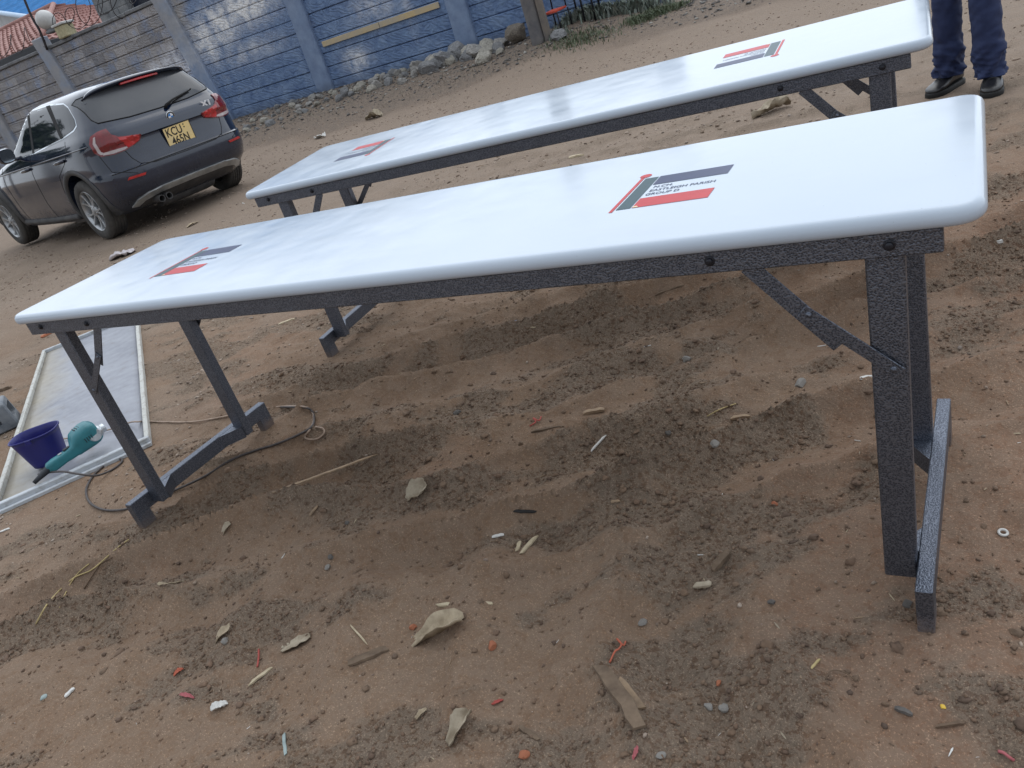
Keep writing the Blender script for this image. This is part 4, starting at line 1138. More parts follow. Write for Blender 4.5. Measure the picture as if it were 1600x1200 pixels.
def skin(name, chains, m, sub=2):
    """chains of (point, radius) sharing points by index; grown to one skin with the Skin modifier"""
    verts, rad, edges = [], [], []
    idx = {}
    def vid(p, r):
        k = tuple(round(c, 4) for c in p)
        if k not in idx: idx[k] = len(verts); verts.append(Vector(p)); rad.append(r)
        return idx[k]
    for ch in chains:
        prev = None
        for p, r in ch:
            i = vid(p, r)
            if prev is not None and prev != i: edges.append((prev, i))
            prev = i
    me = bpy.data.meshes.new(name); me.from_pydata(verts, edges, []); o = bpy.data.objects.new(name, me); COL.objects.link(o)
    md = o.modifiers.new('s', 'SKIN'); sv = me.skin_vertices[0].data
    for i, r in enumerate(rad):
        sv[i].radius = r if isinstance(r, tuple) else (r, r); sv[i].use_root = (i == 0)
    md.use_smooth_shade = True
    s2 = o.modifiers.new('u', 'SUBSURF'); s2.levels = sub; s2.render_levels = sub
    dg = bpy.context.evaluated_depsgraph_get(); dg.update()
    me2 = bpy.data.meshes.new_from_object(o.evaluated_get(dg)); bpy.data.objects.remove(o)
    me2.name = name; me2.materials.clear(); me2.materials.append(m)
    me2.polygons.foreach_set('use_smooth', [True] * len(me2.polygons))
    o = bpy.data.objects.new(name, me2); COL.objects.link(o); o.parent = person; return o
pel = W(0, -.01, .93)
ch = [[(pel, .13), (W(0, 0, 1.08), .125), (W(0, .01, 1.24), .14), (W(0, 0, 1.38), .13), (W(0, -.01, 1.47), .07), (W(0, .0, 1.54), .055), (W(0, .015, 1.60), (.075, .082)), (W(0, .015, 1.68), (.078, .094)), (W(0, .005, 1.745), .06)]]
for s_, fo in ((1, (.130, -.02)), (-1, (-.125, .02))):
    ch.append([(pel, .13), (W(s_ * .095, -.01, .86), .09), (W(s_ * .11, .015, .50), .058), (W(fo[0], -.02 + fo[1], .10), .036)])
    elb = W(s_ * .265, -.03, 1.09); wr = W(s_ * .25, .08, .86)
    ch.append([(W(0, 0, 1.38), .13), (W(s_ * .165, -.01, 1.40), .062), (W(s_ * .20, -.02, 1.34), .055), (elb, .04), (wr, .027), (W(s_ * .247, .10, .815), (.030, .018)), (W(s_ * .245, .11, .785), (.034, .016))])
    for k, (df, ln) in enumerate(((-.030, .062), (-.010, .074), (.011, .078), (.031, .068))):
        b = W(s_ * .245, .11, .785); k0 = W(s_ * .244, .108 + df, .755); k1 = W(s_ * .238, .110 + df * 1.05, .755 - ln * .5); k2 = W(s_ * .222, .108 + df * 1.05, .755 - ln * .95)
        ch.append([(b, (.034, .016)), (k0, .0095), (k1, .0085), (k2, .0072)])
    ch.append([(W(s_ * .247, .10, .815), (.030, .018)), (W(s_ * .240, .145, .795), .0105), (W(s_ * .235, .158, .765), .0095), (W(s_ * .228, .160, .742), .008)])
bodyo = skin('body', ch, M_SKIN, 2)
for s_ in (1, -1):
    bm = bmesh.new(); bmesh.ops.create_uvsphere(bm, u_segments=12, v_segments=8, radius=.0125, matrix=Matrix.Translation(W(s_ * .031, .092, 1.652))); link('eye', bm, M_EYE, person, True)
    bm = bmesh.new(); bmesh.ops.create_uvsphere(bm, u_segments=10, v_segments=8, radius=.006, matrix=Matrix.Translation(W(s_ * .031, .101, 1.652))); link('pupil', bm, M_BLACK, person, True)
    bm = bmesh.new(); bmesh.ops.create_uvsphere(bm, u_segments=12, v_segments=8, radius=1, matrix=Matrix.Translation(W(s_ * .080, .0, 1.64)) @ Matrix.Diagonal((.014, .020, .032, 1))); link('ear', bm, M_SKIN, person, True)
bm = bmesh.new(); tube(bm, [W(0, .094, 1.66), W(0, .108, 1.635), W(0, .117, 1.612), W(0, .100, 1.602)], [.007, .011, .016, .010], 10); link('nose', bm, M_SKIN, person, True)
bm = bmesh.new(); tube(bm, [W(-.024, .084, 1.572), W(-.01, .097, 1.575), W(.01, .097, 1.575), W(.024, .084, 1.572)], [.003, .007, .007, .003], 8); link('mouth', bm, mat('lips', (.11, .04, .035), .45, var=.1), person, True)
bm = bmesh.new(); bmesh.ops.create_uvsphere(bm, u_segments=24, v_segments=16, radius=1, matrix=Matrix.Translation(W(0, -.012, 1.685)) @ Matrix.Rotation(math.atan2(FACE.y, FACE.x), 4, 'Z') @ Matrix.Diagonal((.098, .086, .088, 1)))
for v in list(bm.verts):
    q = v.co - W(0, 0, 1.685)
    if q.dot(FACE) > .055 and q.z < .035: v.co -= FACE * .045
    if q.z < -.05: v.co.z = max(v.co.z, 1.62)
link('hair', bm, M_HAIR, person, True)
# shirt: torso and sleeves
shch = [[(W(0, -.005, .90), (.175, .125)), (W(0, 0, 1.08), (.16, .125)), (W(0, .01, 1.24), (.175, .135)), (W(0, 0, 1.39), (.165, .115)), (W(0, -.008, 1.465), .07)]]
for s_ in (1, -1): shch.append([(W(0, 0, 1.39), (.165, .115)), (W(s_ * .175, -.01, 1.405), .075), (W(s_ * .205, -.02, 1.34), .072), (W(s_ * .258, -.03, 1.12), .062)])
skin('shirt', shch, M_SHIRT, 2)
# trousers: two lofted legs with bunched hems and a seat
def leg_ring(c, rx, ry, z, seed, wr, n=56):
    out = []
    for k in range(n):
        t = 2 * PI * k / n
        q = 1 + wr * float(pnoise(np.array(math.cos(t) * 1.4 + seed), np.array(math.sin(t) * 1.4 + z * 17)))
        q += wr * .9 * float(pnoise(np.array(z * 26 + 1.5 * math.sin(t * 1 + seed) + seed), np.array(math.cos(t + seed) * 1.1 + 4))) + wr * .5 * float(pnoise(np.array(z * 60 + 2 * math.cos(t + 2 * seed)), np.array(math.sin(t) * 2.1 + seed)))
        out.append(RIGHT * (rx * math.cos(t) * q) + FACE * (ry * math.sin(t) * q) + c)
    return out
bm = bmesh.new()
for s_, ax, af in ((1, .134, -.045), (-1, -.128, .020)):
    rings = []; seed = 3 + s_
    for k in range(90):
        z = .075 + (.93 - .075) * (k / 89) ** 1.25; u = (z - .075) / .85
        cx = ax + (s_ * .085 - ax) * u; cf = af + .012 + (-.005 - af) * u + .02 * math.sin(u * PI)
        r = .067 + .014 * u ** 2 + (.007 if z < .13 else 0) + .012 * max(0, 1 - abs(z - .20) / .06) - .004 * max(0, 1 - abs(z - .12) / .03)
        if u > .75: r += .03 * (u - .75) / .25
        wr = .10 + .24 * max(0, 1 - max(0, z - .10) / .22)
        rings.append(leg_ring(W(cx, cf, z), r, r * 1.04, z, seed, wr))
    inner = [[v + (W(cx0, cf0, 0) - Vector((v.x, v.y, 0))) * .25 for v in rings[0]] for cx0, cf0 in ((ax, af + .012),)][0]
    loft(bm, [[Vector((p.x, p.y, .085)) for p in inner]] + rings)
rings = []
for k in range(7):
    z = .80 + .20 * k / 6; rings.append([W(.185 * math.cos(t), .128 * math.sin(t) - .01, z) for t in [2 * PI * i / 40 for i in range(40)]])
loft(bm, rings); bmesh.ops.recalc_face_normals(bm, faces=bm.faces)
link('jeans', bm, M_JEANS, person, True)
def shoe(ax, af, yaw):
    d = (Matrix.Rotation(yaw, 3, 'Z') @ FACE).normalized(); sd = Vector((d.y, -d.x, 0)); o_ = W(ax, af, 0)
    def P(f, s_, z): return o_ + d * f + sd * s_ + Vector((0, 0, z))
    bm = bmesh.new(); rings = []
    for f, w, h, top in ((-.088, .012, .030, .05), (-.080, .028, .024, .085), (-.05, .038, .024, .112), (-.01, .040, .024, .118), (.03, .041, .024, .108), (.065, .044, .023, .088), (.105, .049, .022, .070), (.14, .050, .022, .060), (.168, .045, .022, .052), (.188, .032, .023, .044), (.198, .012, .027, .036)):
        ring = []
        for k in range(24):
            t = 2 * PI * k / 24; c, s_ = math.cos(t), math.sin(t)
            y = w * math.copysign(abs(c) ** .75, c) * (1 if s_ < .3 else 1 - .32 * (s_ - .3) / .7)
            zc = (h + top) / 2; zr = (top - h) / 2
            ring.append(P(f, y, zc + zr * math.copysign(abs(s_) ** .8, s_)))
        rings.append(ring)
    loft(bm, rings); so = link('shoe', bm, M_LEATHER, person, True)
    bm = bmesh.new()
    def outline(g, z): return [P(f, w, z) for f, w in ([(-.092 - g, 0), (-.082, -.030 - g), (-.05, -.040 - g), (.03, -.042 - g), (.105, -.051 - g), (.155, -.049 - g), (.185, -.034 - g), (.203 + g, 0)] + [(.185, .034 + g), (.155, .049 + g), (.105, .051 + g), (.03, .042 + g), (-.05, .040 + g), (-.082, .030 + g)])]
    loft(bm, [outline(0, -.006), outline(.003, .0), outline(.003, .020), outline(.0, .027)]); link('sole', bm, M_SOLE, so)
    bm = bmesh.new()
    for k in range(4):
        f = .045 + .018 * k; zt = .104 - .0105 * k
        tube(bm, [P(f, -.022, zt - .004), P(f + .003, 0, zt + .003), P(f, .022, zt - .004)], .0022, 6)
    link('lace', bm, M_SOLE, so, True)
shoe(.138, -.050, math.radians(2)); shoe(-.130, .010, math.radians(27))

# ================================================================ GROUND
nx, ny = len(gx), len(gy)
me = bpy.data.meshes.new('ground')
co = np.stack([GX, GY, GZ], -1).reshape(-1, 3)
me.vertices.add(nx * ny); me.vertices.foreach_set('co', co.ravel())
ii = np.arange(nx * ny).reshape(ny, nx)
quads = np.stack([ii[:-1, :-1], ii[:-1, 1:], ii[1:, 1:], ii[1:, :-1]], -1).reshape(-1, 4)
nq = len(quads); me.loops.add(nq * 4); me.loops.foreach_set('vertex_index', quads.ravel()); me.polygons.add(nq)
me.polygons.foreach_set('loop_start', np.arange(nq) * 4); me.polygons.foreach_set('loop_total', np.full(nq, 4)); me.update()
me.polygons.foreach_set('use_smooth', np.ones(nq, bool))
# soil kinds: R dark loose earth by the wall and in damp patches, plus a darker spot along the car, G pale trodden dust, B red earth
X, Y = GX.ravel(), GY.ravel()
edge = 8.7 + .8 * fbm(X * .35, Y * .35, 3) + .35 * fbm(X * 1.3, Y * 1.3, 3) + .9 * sstep(-5.5, -2.5, X) 
dark = sstep(-.3, .5, Y - edge)
damp = roughsoil(X, Y) * (1 - sstep(3, 6, np.hypot(X - 1.2, Y - .5)))
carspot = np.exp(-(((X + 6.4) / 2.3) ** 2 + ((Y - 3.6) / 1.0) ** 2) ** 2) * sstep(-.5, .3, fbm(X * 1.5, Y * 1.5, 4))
pale = sstep(.8, 4.0, Y - .25 * X - .2 + .5 * fbm(X * .8, Y * .8, 4)) * (1 - dark) + .55 * sstep(.5, -1.0, X) * sstep(-.3, .3, fbm(X * 1.2, Y * 1.2 + 6, 4)) * (1 - dark)
red = sstep(1.7, 2.6, X + .35 * fbm(X * 2, Y * 2, 3)) * (1 - sstep(1.6, 3.5, Y)) + .5 * sstep(.1, .5, fbm(X * .9 + 2, Y * .9 + 6, 3)) * (1 - sstep(1.5, 3, Y))
ca = me.color_attributes.new('soil', 'FLOAT_COLOR', 'POINT')
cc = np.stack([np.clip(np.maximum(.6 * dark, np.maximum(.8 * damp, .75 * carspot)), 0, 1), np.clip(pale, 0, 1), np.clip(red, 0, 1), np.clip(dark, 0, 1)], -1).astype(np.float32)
ca.data.foreach_set('color', cc.ravel())
def soil_mat():
    s = NT('dirt'); at_ = s.attr('soil'); sp = s.t.nodes.new('ShaderNodeSeparateColor'); s.t.links.new(at_.outputs['Color'], sp.inputs[0])
    n1 = s.noise(2.2, 6, .65); n2 = s.noise(14, 6, .7); n3 = s.noise(70, 5, .7); n4 = s.noise(260, 3, .7)
    base = s.mix(s.ramp(n1, .3, .7), (0.248, 0.152, 0.092), (0.334, 0.219, 0.139))
    base = s.mix(s.math('MULTIPLY', sp.outputs[2], .6), base, (0.332, 0.181, 0.113))
    base = s.mix(s.math('MULTIPLY', sp.outputs[1], .62), base, (0.392, 0.338, 0.281))
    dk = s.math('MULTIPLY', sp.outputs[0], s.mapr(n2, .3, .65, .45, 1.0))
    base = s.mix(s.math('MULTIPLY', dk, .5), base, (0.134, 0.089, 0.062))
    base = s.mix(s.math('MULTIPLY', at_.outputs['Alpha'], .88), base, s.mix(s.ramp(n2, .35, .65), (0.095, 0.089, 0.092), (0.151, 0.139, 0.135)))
    base = s.mix(s.math('MULTIPLY', s.math('MULTIPLY', s.ramp(n2, .48, .66), s.mapr(sp.outputs[0], 0, .7, .45, 1.0)), .6), base, (0.137, 0.097, 0.073))
    base = s.mix(s.math('MULTIPLY', s.ramp(n2, .50, .30), .22), base, (0.486, 0.365, 0.267))
    base = s.mix(s.math('MULTIPLY', s.math('MULTIPLY', s.ramp(n3, .50, .64), s.mapr(sp.outputs[0], 0, .7, .18, 1.0)), .8), base, (0.089, 0.065, 0.048))
    base = s.mix(s.math('MULTIPLY', s.math('MULTIPLY', s.ramp(n3, .45, .30), s.mapr(sp.outputs[0], 0, .7, .3, 1.0)), .5), base, (0.551, 0.438, 0.325))
    base = s.mix(s.math('MULTIPLY', s.ramp(n4, .62, .76), .45), base, (0.486, 0.405, 0.325))
    base = s.mix(s.math('MULTIPLY', s.ramp(n4, .40, .26), .5), base, (0.072, 0.051, 0.041))
    s.set('Base Color', base); s.set('Roughness', .95); s.set('Specular IOR Level', .2)
    v = s.voro(95); vh = s.ramp(v.outputs['Distance'], .1, .55, (1, 1, 1, 1), (0, 0, 0, 1))
    h = s.math('ADD', s.math('MULTIPLY', n3, 1.0), s.math('ADD', s.math('MULTIPLY', n4, .35), s.math('MULTIPLY', vh, .16)))
    b1 = s.bump(n2, .55, .02); bs = s.t.nodes.new('ShaderNodeBump'); bs.inputs['Distance'].default_value = .013; s.t.links.new(s.mapr(sp.outputs[0], 0, .7, .35, 1.0), bs.inputs['Strength']); s.t.links.new(h, bs.inputs['Height']); s.t.links.new(b1, bs.inputs['Normal']); s.set('Normal', bs.outputs[0]); return s.m
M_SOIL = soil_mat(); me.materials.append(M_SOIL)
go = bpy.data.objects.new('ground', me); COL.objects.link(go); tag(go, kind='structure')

# ================================================================ GRAVEL AND CLODS (uncountable)
def ico_arrays(sub):
    b = bmesh.new(); bmesh.ops.create_icosphere(b, subdivisions=sub, radius=1); b.verts.ensure_lookup_table()
    V = np.array([v.co[:] for v in b.verts]); Fc = np.array([[v.index for v in f.verts] for f in b.faces]); b.free(); return V, Fc
def scatter(name, P, S, m, sub=1, flat=.65, label=None, cols=None):
    V, Fc = ico_arrays(sub); n = len(P); k = len(V)
    A = RNG.rand(n) * 2 * PI; ca_, sa = np.cos(A), np.sin(A)
    jit = 1 + .28 * RNG.randn(n, k, 1).clip(-1.6, 1.6)
    sc = np.stack([S * (.75 + .6 * RNG.rand(n)), S * (.6 + .5 * RNG.rand(n)), S * flat * (.7 + .6 * RNG.rand(n))], -1)
    Q = V[None] * jit * sc[:, None]
    R = np.stack([Q[..., 0] * ca_[:, None] - Q[..., 1] * sa[:, None], Q[..., 0] * sa[:, None] + Q[..., 1] * ca_[:, None], Q[..., 2]], -1) + P[:, None]
    fa = (Fc[None] + (np.arange(n) * k)[:, None, None]).reshape(-1, 3)
    me = bpy.data.meshes.new(name); me.vertices.add(n * k); me.vertices.foreach_set('co', R.ravel()); nf = len(fa)
    me.loops.add(nf * 3); me.loops.foreach_set('vertex_index', fa.ravel()); me.polygons.add(nf); me.polygons.foreach_set('loop_start', np.arange(nf) * 3); me.polygons.foreach_set('loop_total', np.full(nf, 3)); me.update()
    at_ = me.color_attributes.new('tint', 'FLOAT_COLOR', 'POINT'); tv = np.repeat(RNG.rand(n), k); at_.data.foreach_set('color', np.stack([tv, np.repeat(RNG.rand(n), k), tv, np.ones_like(tv)], -1).astype(np.float32).ravel())
    me.materials.append(m); o = bpy.data.objects.new(name, me); COL.objects.link(o); tag(o, label, name.split('_')[-1], kind='stuff'); return o
def tint_mat(name, stops, rough=.9):
    s = NT(name); a = s.attr('tint'); sp = s.t.nodes.new('ShaderNodeSeparateColor'); s.t.links.new(a.outputs['Color'], sp.inputs[0])
    n = s.t.nodes.new('ShaderNodeValToRGB'); n.color_ramp.interpolation = 'LINEAR'
    e = n.color_ramp.elements; e[0].position = 0; e[0].color = (*stops[0], 1); e[1].position = 1; e[1].color = (*stops[-1], 1)
    for i, c in enumerate(stops[1:-1]): q = e.new((i + 1) / (len(stops) - 1)); q.color = (*c, 1)
    s.t.links.new(sp.outputs[0], n.inputs['Fac']); nn = s.noise(60, 4)
    s.set('Base Color', s.mix(s.math('MULTIPLY', s.ramp(nn, .4, .7), .4), n.outputs['Color'], (.06, .045, .035))); s.set('Roughness', rough); s.set('Normal', s.bump(s.noise(180, 3), .4, .004)); return s.m
M_CLOD = tint_mat('soil_clods', [(0.110, 0.072, 0.051), (0.186, 0.118, 0.078), (0.186, 0.120, 0.077), (0.186, 0.124, 0.081), (0.160, 0.109, 0.076)])
M_PEB = tint_mat('pebbles', [(0.176, 0.131, 0.103), (0.328, 0.251, 0.186), (0.234, 0.164, 0.123), (0.445, 0.360, 0.289), (0.280, 0.230, 0.195)])
def area(n, x0, x1, y0, y1, dens=None):
    P = np.stack([RNG.uniform(x0, x1, n * 3), RNG.uniform(y0, y1, n * 3)], -1)
    w = dens(P[:, 0], P[:, 1]) if dens else np.ones(len(P)); P = P[RNG.rand(len(P)) < w][:n]; return P
def put(P, S, sink=.25): return np.stack([P[:, 0], P[:, 1], height(P[:, 0], P[:, 1]) + S * sink], -1)
dn = lambda x, y: .13 + .87 * roughsoil(x, y)
P = area(26000, -.3, 3.0, -.85, 2.3, dn); S = .0016 + .0040 * RNG.rand(len(P)) ** 3; scatter('soil_crumbs', put(P, S), S, M_CLOD, 1, .7)
P = area(3600, -.6, 3.3, -.85, 3.0, dn); S = .003 + .008 * RNG.rand(len(P)) ** 3; scatter('soil_clods', put(P, S, .1), S, M_CLOD, 2, .6)
P = area(1100, -1.5, 3.3, -.85, 3.5); S = .002 + .005 * RNG.rand(len(P)) ** 4; scatter('fine_gravel', put(P, S), S, M_PEB, 1, .7)
P = area(16000, -9, 5, 2.0, 9.5, lambda x, y: .25 + .75 * sstep(-.1, .4, fbm(x * .8, y * .8, 3))); S = .004 + .012 * RNG.rand(len(P)) ** 5; scatter('yard_gravel', put(P, S), S, M_PEB, 1, .55)
P = area(5000, -3.2, -.2, -.3, 3.0, dn); S = .002 + .007 * RNG.rand(len(P)) ** 3; scatter('dust_gravel', put(P, S), S, M_PEB, 1, .55)
P = area(16000, -14, 5, 9.0, 11.9, lambda x, y: sstep(9.0, 10.8, y - .5 * sstep(-5, -2.5, x))); S = .005 + .030 * RNG.rand(len(P)) ** 7; scatter('wall_rubble', put(P, S), S, tint_mat('rubble', [(.09, .086, .086), (.14, .13, .125), (.11, .105, .10), (.18, .17, .16), (.42, .40, .36)]), 1, .45)
# ================================================================ ROCKS ALONG THE WALL
M_ROCK = []
for i, (a, b) in enumerate((((.20, .19, .18), (.42, .40, .37)), ((.25, .23, .19), (.50, .47, .41)), ((.14, .14, .145), (.30, .30, .30)))):
    M_ROCK.append(mat('wall_foot_rock', a, .9, col2=b, vscale=5, bump=.7, bscale=9, bdist=.05, lo=.3, hi=.7))
def rock_mesh(seed, sub=2):
    b = bmesh.new(); bmesh.ops.create_icosphere(b, subdivisions=sub, radius=1)
    r = random.Random(seed)
    cuts = [(Vector((r.gauss(0, 1), r.gauss(0, 1), r.gauss(0, 1))).normalized(), r.uniform(.55, .9)) for _ in range(9)]
    for v in b.verts:
        for n, d in cuts:
            t = v.co.dot(n) - d
            if t > 0: v.co -= n * t * .92
        v.co *= 1 + .05 * r.gauss(0, 1)
    return b
rk = []
for i in range(9):
    o = link('rock', rock_mesh(100 + i, 3), M_ROCK[i % 3], None, True, 24); rk.append(o)
RL = 'rough pale grey rock in the loose row along the foot of the blue wall'
spots = []
base_px = [(378, 196), (400, 192), (430, 182), (460, 170), (490, 160), (520, 148), (545, 141), (575, 134), (600, 128), (625, 120), (645, 112), (668, 104), (690, 92), (705, 90), (722, 82), (745, 78), (765, 74), (790, 72)]
i = 0
for k in range(92):
    t = (k + .5) / 92 * (len(base_px) - 1); a = int(t); p0, p1 = base_px[a], base_px[min(a + 1, len(base_px) - 1)]; f = t - a
    x = p0[0] + (p1[0] - p0[0]) * f + random.uniform(-6, 6); y = p0[1] + (p1[1] - p0[1]) * f + random.uniform(-9, 12)
    big = 1.0 if x < 560 else (1.15 if x < 640 else 1.6)
    spots.append((x, y, random.uniform(.045, .10) * big))
spots += [(713, 86, .24), (728, 76, .17), (700, 100, .2), (745, 88, .2), (760, 86, .17), (763, 70, .2), (779, 80, .13), (755, 97, .18), (734, 92, .16), (672, 112, .15), (686, 104, .2)]
first = True
for (x, y, r) in spots:
    p = at_wall(x, y); m_ = random.randrange(9)
    if i < 9: o = rk[i]
    else: o = rk[m_].copy(); COL.objects.link(o)
    p.y = min(p.y, 11.86 - r * .6)
    o.location = (p.x, p.y, gh(p.x, p.y) + r * .32); o.scale = (r * random.uniform(.9, 1.35), r * random.uniform(.8, 1.1), r * random.uniform(.62, .95)); o.rotation_euler = (random.uniform(-.5, .5), random.uniform(-.5, .5), random.uniform(0, 6))
    tag(o, RL, 'rock', 'rocks along the foot of the wall'); i += 1
p = at_wall(810, 61); sackm = mat('dry_root_clump', (.12, .10, .085), .9, col2=(.30, .26, .21), vscale=12, bump=.8, bscale=30, bdist=.03)
o = link('boulder', rock_mesh(333, 3), sackm, None, True, 30); o.location = (p.x, min(p.y, 11.6), gh(p.x, min(p.y, 11.6)) + .16); o.scale = (.22, .18, .16); o.rotation_euler = (.2, .1, .4)
tag(o, 'large rough boulder at the right end of the rock row, left of the timber post', 'rock')
p = at_wall(874, 61); o = rk[2].copy(); COL.objects.link(o); o.name = 'rock'; o.location = (p.x, p.y, p.z + .04); o.scale = (.2, .12, .1)
tag(o, 'dark flat rock in the weeds just right of the timber post', 'rock')

# ================================================================ GRASS AND WEEDS
M_GRASS = tint_mat('weed_leaf', [(.055, .085, .040), (.085, .12, .055), (.15, .165, .10), (.075, .10, .065)], .7)
M_WEED = tint_mat('pale_weed_leaf', [(.10, .13, .11), (.18, .22, .18), (.30, .33, .28), (.12, .14, .13)], .75)
def blades(name, pts, hmin, hmax, w, m, label, lean=.6):
    V, Fc, T = [], [], []
    for p in pts:
        a = random.uniform(0, 2 * PI); h = random.uniform(hmin, hmax); d = Vector((math.cos(a), math.sin(a), 0)); s_ = Vector((-d.y, d.x, 0)) * w * random.uniform(.6, 1.3)
        l = lean * random.uniform(.3, 1.2); b = Vector(p); k = len(V); tv = random.random()
        V += [b - s_, b + s_, b + d * h * l * .45 + Vector((0, 0, h * .6)) + s_ * .9, b + d * h * l * .45 + Vector((0, 0, h * .6)) - s_ * .9, b + d * h * l * 1.1 + Vector((0, 0, h * .85))]
        Fc += [(k, k + 1, k + 2, k + 3), (k + 3, k + 2, k + 4)]; T += [tv] * 5
    me = bpy.data.meshes.new(name); me.from_pydata([tuple(v) for v in V], [], Fc)
    a_ = me.color_attributes.new('tint', 'FLOAT_COLOR', 'POINT'); a_.data.foreach_set('color', np.array([[t, t, t, 1] for t in T], np.float32).ravel())
    me.materials.append(m); o = bpy.data.objects.new(name, me); COL.objects.link(o); tag(o, label, 'grass' if 'grass' in name else 'weeds', kind='stuff'); return o
def around(pxs, n, rx, ry):
    out = []
    for _ in range(n):
        q = random.choice(pxs); p = at_wall(*q); x = p.x + random.gauss(0, rx); y = min(p.y + random.gauss(0, ry), 11.9); out.append((x, y, gh(x, y) - .005))
    return out
blades('grass_strip', around([(990 + 7 * k, 36 - 2.6 * k) for k in range(11)], 1500, .10, .12), .04, .11, .006, M_GRASS, 'strip of green grass at the edge of the dirt yard')
blades('grass_patch', around([(885, 66), (900, 62), (915, 58), (930, 52), (905, 70), (945, 55)], 800, .20, .18), .03, .09, .006, M_GRASS, 'thin patch of low grass right of the timber post')
blades('weeds', around([(864, 58), (872, 56)], 160, .08, .06), .04, .12, .012, M_WEED, 'pale weeds at the foot of the timber post')
blades('weeds', around([(905, 20), (918, 22), (930, 22), (945, 16), (960, 12), (975, 8), (990, 4), (1005, 0), (925, 12), (945, 4)], 1500, .22, .12), .06, .26, .014, M_WEED, 'pale scrubby weeds along the wall beyond the stool', .8)
blades('dry_grass', around([(430, 200), (500, 178), (560, 150), (640, 140), (700, 125), (780, 100), (830, 80), (860, 80)], 900, .5, .35), .02, .06, .004, tint_mat('straw', [(.16, .14, .10), (.28, .25, .19), (.11, .10, .08)]), 'sparse dry straw on the dark earth before the rocks', 1.6)


# ================================================================ TREES BESIDE THE YARD (mirrored in the car's side windows)
M_LEAF = tint_mat('tree_leaf', [(.035, .06, .02), (.055, .095, .03), (.08, .12, .045), (.045, .07, .03)], .6)
def tree(x, y, h, r, seed, label):
    R_ = random.Random(seed); root = empty('tree', (x, y, gh(x, y))); tag(root, label, 'tree', 'trees beside the yard')
    bm = bmesh.new(); tube(bm, catmull([(0, 0, -.2), (.1, .05, h * .25), (-.05, .1, h * .5), (.1, 0, h * .8)], 4), [.22 - .17 * k / 12 for k in range(13)], 10)
    cs = []
    for k in range(11):
        a = R_.uniform(0, 6.28); z0 = h * R_.uniform(.3, .65); e = Vector((math.cos(a) * r * R_.uniform(.4, .85), math.sin(a) * r * R_.uniform(.4, .85), z0 + R_.uniform(.3, 1.) * r * .8)); cs.append(e)
        tube(bm, [(0, .05, z0), tuple(e * .5 + Vector((0, 0, z0 * .55))), tuple(e)], [.08, .05, .02], 6)
    cs.append(Vector((0, 0, h))); link('trunk', bm, M_POLE, root, True)
    V, Fc, T = [], [], []
    for c in cs:
        cr = r * R_.uniform(.28, .45)
        for _ in range(330):
            d = Vector((R_.gauss(0, 1), R_.gauss(0, 1), R_.gauss(0, .8))).normalized() * cr * R_.random() ** .4; p = c + d; k = len(V); tv = R_.random()
            u = Vector((R_.gauss(0, 1), R_.gauss(0, 1), R_.gauss(0, 1))).normalized() * .13; w_ = u.cross(Vector((R_.gauss(0, 1), R_.gauss(0, 1), 1))).normalized() * .06
            V += [p - u, p + w_, p + u, p - w_]; Fc.append((k, k + 1, k + 2, k + 3)); T += [tv] * 4
    me = bpy.data.meshes.new('crown'); me.from_pydata([tuple(v) for v in V], [], Fc); a_ = me.color_attributes.new('tint', 'FLOAT_COLOR', 'POINT'); a_.data.foreach_set('color', np.array([[t, t, t, 1] for t in T], np.float32).ravel())
    me.materials.append(M_LEAF); o = bpy.data.objects.new('crown', me); COL.objects.link(o); o.parent = root
for i, (x, y, h, r) in enumerate(((-17.5, 4.0, 4.4, 1.7), (-21, 2.0, 5.2, 2.0), (-27, 5.0, 6.5, 2.4), (-30, .2, 7, 2.8), (-17, -4.5, 5.5, 2.4), (-24, -8, 6.5, 3.0))): tree(x, y, h, r, 40 + i, 'leafy tree standing beside the yard, mirrored in the side windows of the car')

# ================================================================ SCRAPS ON THE DIRT
M_WOODP = mat('pale_split_wood', (.52, .44, .30), .7, col2=(.36, .29, .19), vscale=40, bump=.3, bscale=120, bdist=.001)
M_WOODT = mat('tan_wood', (.34, .24, .15), .75, col2=(.20, .14, .09), vscale=35, bump=.3, bscale=120, bdist=.001)
M_WOODB = mat('brown_bark', (.10, .068, .045), .9, col2=(.19, .135, .09), vscale=25, bump=.6, bscale=90, bdist=.002)
M_HUSK = mat('dry_husk', (.44, .36, .25), .8, col2=(.24, .185, .12), vscale=28, bump=.4, bscale=60, bdist=.002)
M_HUSKP = mat('pale_husk', (.42, .36, .27), .8, col2=(.24, .19, .13), vscale=26, bump=.4, bscale=60, bdist=.002)
M_PAPER = mat('white_scrap', (.62, .61, .58), .8, var=.12, vscale=40)
M_REDP = mat('red_scrap', (.38, .07, .055), .65, var=.15, vscale=50); M_ORG = mat('orange_brick', (.34, .12, .06), .85, var=.25, vscale=40, bump=.4, bscale=60, bdist=.002)
M_PINK = mat('pink_scrap', (.40, .11, .12), .65, var=.15, vscale=50)
M_STONE = mat('grey_stone', (.18, .165, .15), .9, col2=(.34, .32, .29), vscale=30, bump=.5, bscale=60, bdist=.004)
M_STONED = mat('dark_stone', (.085, .078, .072), .9, col2=(.16, .145, .13), vscale=30, bump=.5, bscale=60, bdist=.004)
M_BLUED = mat('dark_blue_cap', (.012, .016, .05), .4, var=.1); M_YEL = mat('yellow_bit', (.65, .42, .04), .5, var=.1); M_GRNG = mat('grey_green_pebble', (.26, .32, .31), .6, var=.15, vscale=40)
M_TWINE = mat('red_twine', (.44, .11, .06), .75, var=.1); M_TWIG = mat('brown_twig', (.15, .10, .065), .85, var=.25, vscale=30); M_STRAW = mat('yellow_straw', (.46, .36, .17), .75, var=.2, vscale=30)
